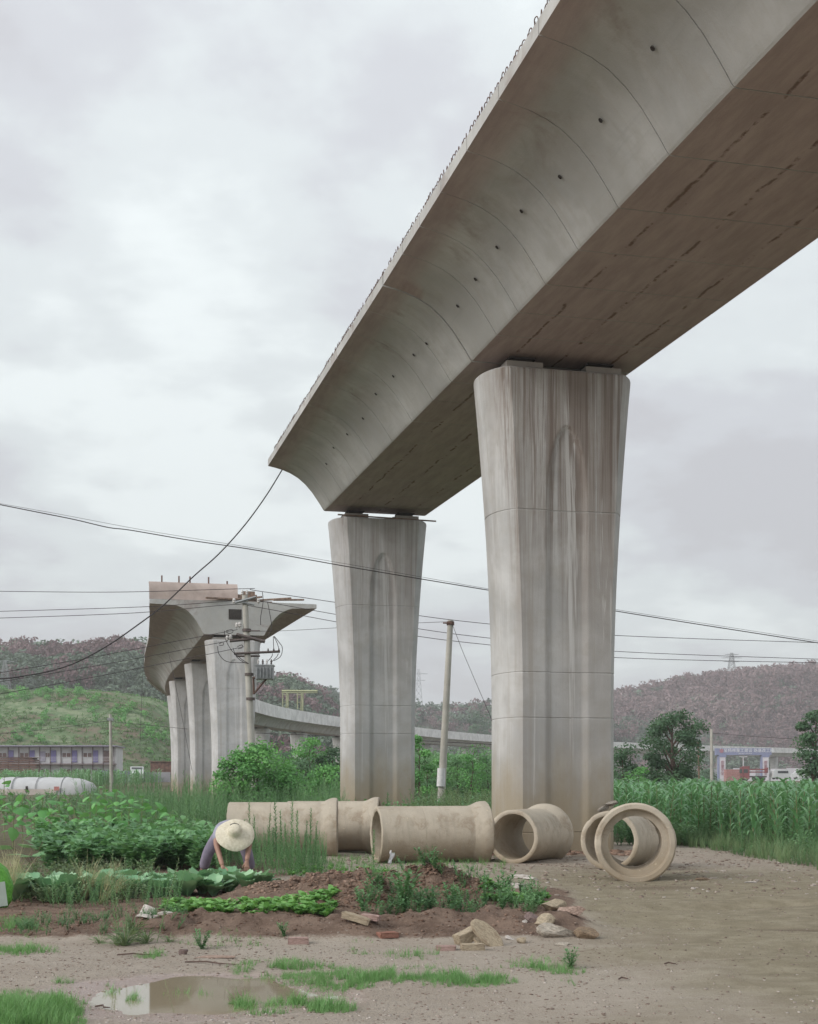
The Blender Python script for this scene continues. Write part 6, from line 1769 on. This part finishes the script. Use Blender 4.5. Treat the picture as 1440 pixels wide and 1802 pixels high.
# head details: face turned to the ground, hair, ears, nose
fd = (J['top'] - J['hea']).normalized()
skinned('hair', [J['hea'] + Vector((0, .045, .03)), J['hea'] + Vector((0, .0, .055)), J['hea'] + Vector((0, -.06, .045))], [(0, 1), (1, 2)], [.075, .088, .07], hair_m, per, 1)
dn = Vector((0, -.35, -.93))
skinned('nose', [J['hea'] + dn * .075, J['hea'] + dn * .105 + Vector((0, -.012, 0)), J['hea'] + dn * .10 + Vector((0, .022, 0))], [(0, 1), (1, 2)], [.012, .013, .016], skin_m, per, 1)
for sg in (-1, 1):
    skinned('ear', [J['hea'] + Vector((sg * .085, .02, .01)), J['hea'] + Vector((sg * .098, .025, -.02))], [(0, 1)], [.016, .012], skin_m, per, 1)
    MB().lathe([(0, -.012), (.010, -.006), (.012, 0), (.010, .006), (0, .012)], 8).build('eye', hair_m, per, smooth=True, loc=J['hea'] + dn * .082 + Vector((sg * .03, -.045, .0)))
# straw hat
t = NT('straw_hat_weave'); x_, y_, z_ = t.xyz()
rr_ = t.math('SQRT', t.math('ADD', t.math('MULTIPLY', x_, x_), t.math('MULTIPLY', y_, y_)))
wv = t.math('SINE', t.math('MULTIPLY', rr_, 520.0))
nz_ = t.noise(30, 4, .6)
t.principled(t.mix(t.mr(nz_, .3, .7), (.58, .52, .40), (.72, .66, .54)), .8, t.bump(t.math('ADD', t.math('MULTIPLY', wv, .4), nz_), .4, .006), spec=.2)
prof = [(.0, .112), (.03, .111), (.06, .103), (.078, .085), (.088, .05), (.094, .012), (.105, .0), (.16, -.012), (.21, -.03), (.252, -.052), (.256, -.058), (.25, -.06), (.21, -.04), (.16, -.022), (.105, -.01), (.085, .0), (.08, .05), (.06, .085), (.0, .10)]
hm = MB().lathe(prof, 48).mesh('straw_hat', t.m, True)
for v in hm.vertices:
    a = math.atan2(v.co.y, v.co.x); q = math.hypot(v.co.x, v.co.y)
    if q > .12: v.co.z += (q - .12) * .10 * math.sin(2 * a + .6) + (q - .12) * .05 * math.sin(5 * a)
axis = Vector((.10, -math.cos(R(37)), math.sin(R(37)))).normalized()
ho = new_obj('straw_hat', hm, per, J['hea'] + axis * .055 + Vector((.01, -.03, -.035)), axis.to_track_quat('Z', 'Y').to_euler())
# ------------------------------------------------------------------ summer haze
hzmat = bpy.data.materials.new('haze_air'); hzmat.use_nodes = True
hn = hzmat.node_tree; hn.nodes.clear()
ho_ = hn.nodes.new('ShaderNodeOutputMaterial'); pv = hn.nodes.new('ShaderNodeVolumePrincipled')
pv.inputs['Color'].default_value = (.93, .94, .97, 1); pv.inputs['Density'].default_value = .00044; pv.inputs['Anisotropy'].default_value = .2
hn.links.new(pv.outputs[0], ho_.inputs['Volume'])
hb_ = MB().box((0, 690, 59), (2600, 1800, 130)).build('haze', hzmat)
tag(hb_, kind='stuff')
scene.cycles.volume_bounces = 1
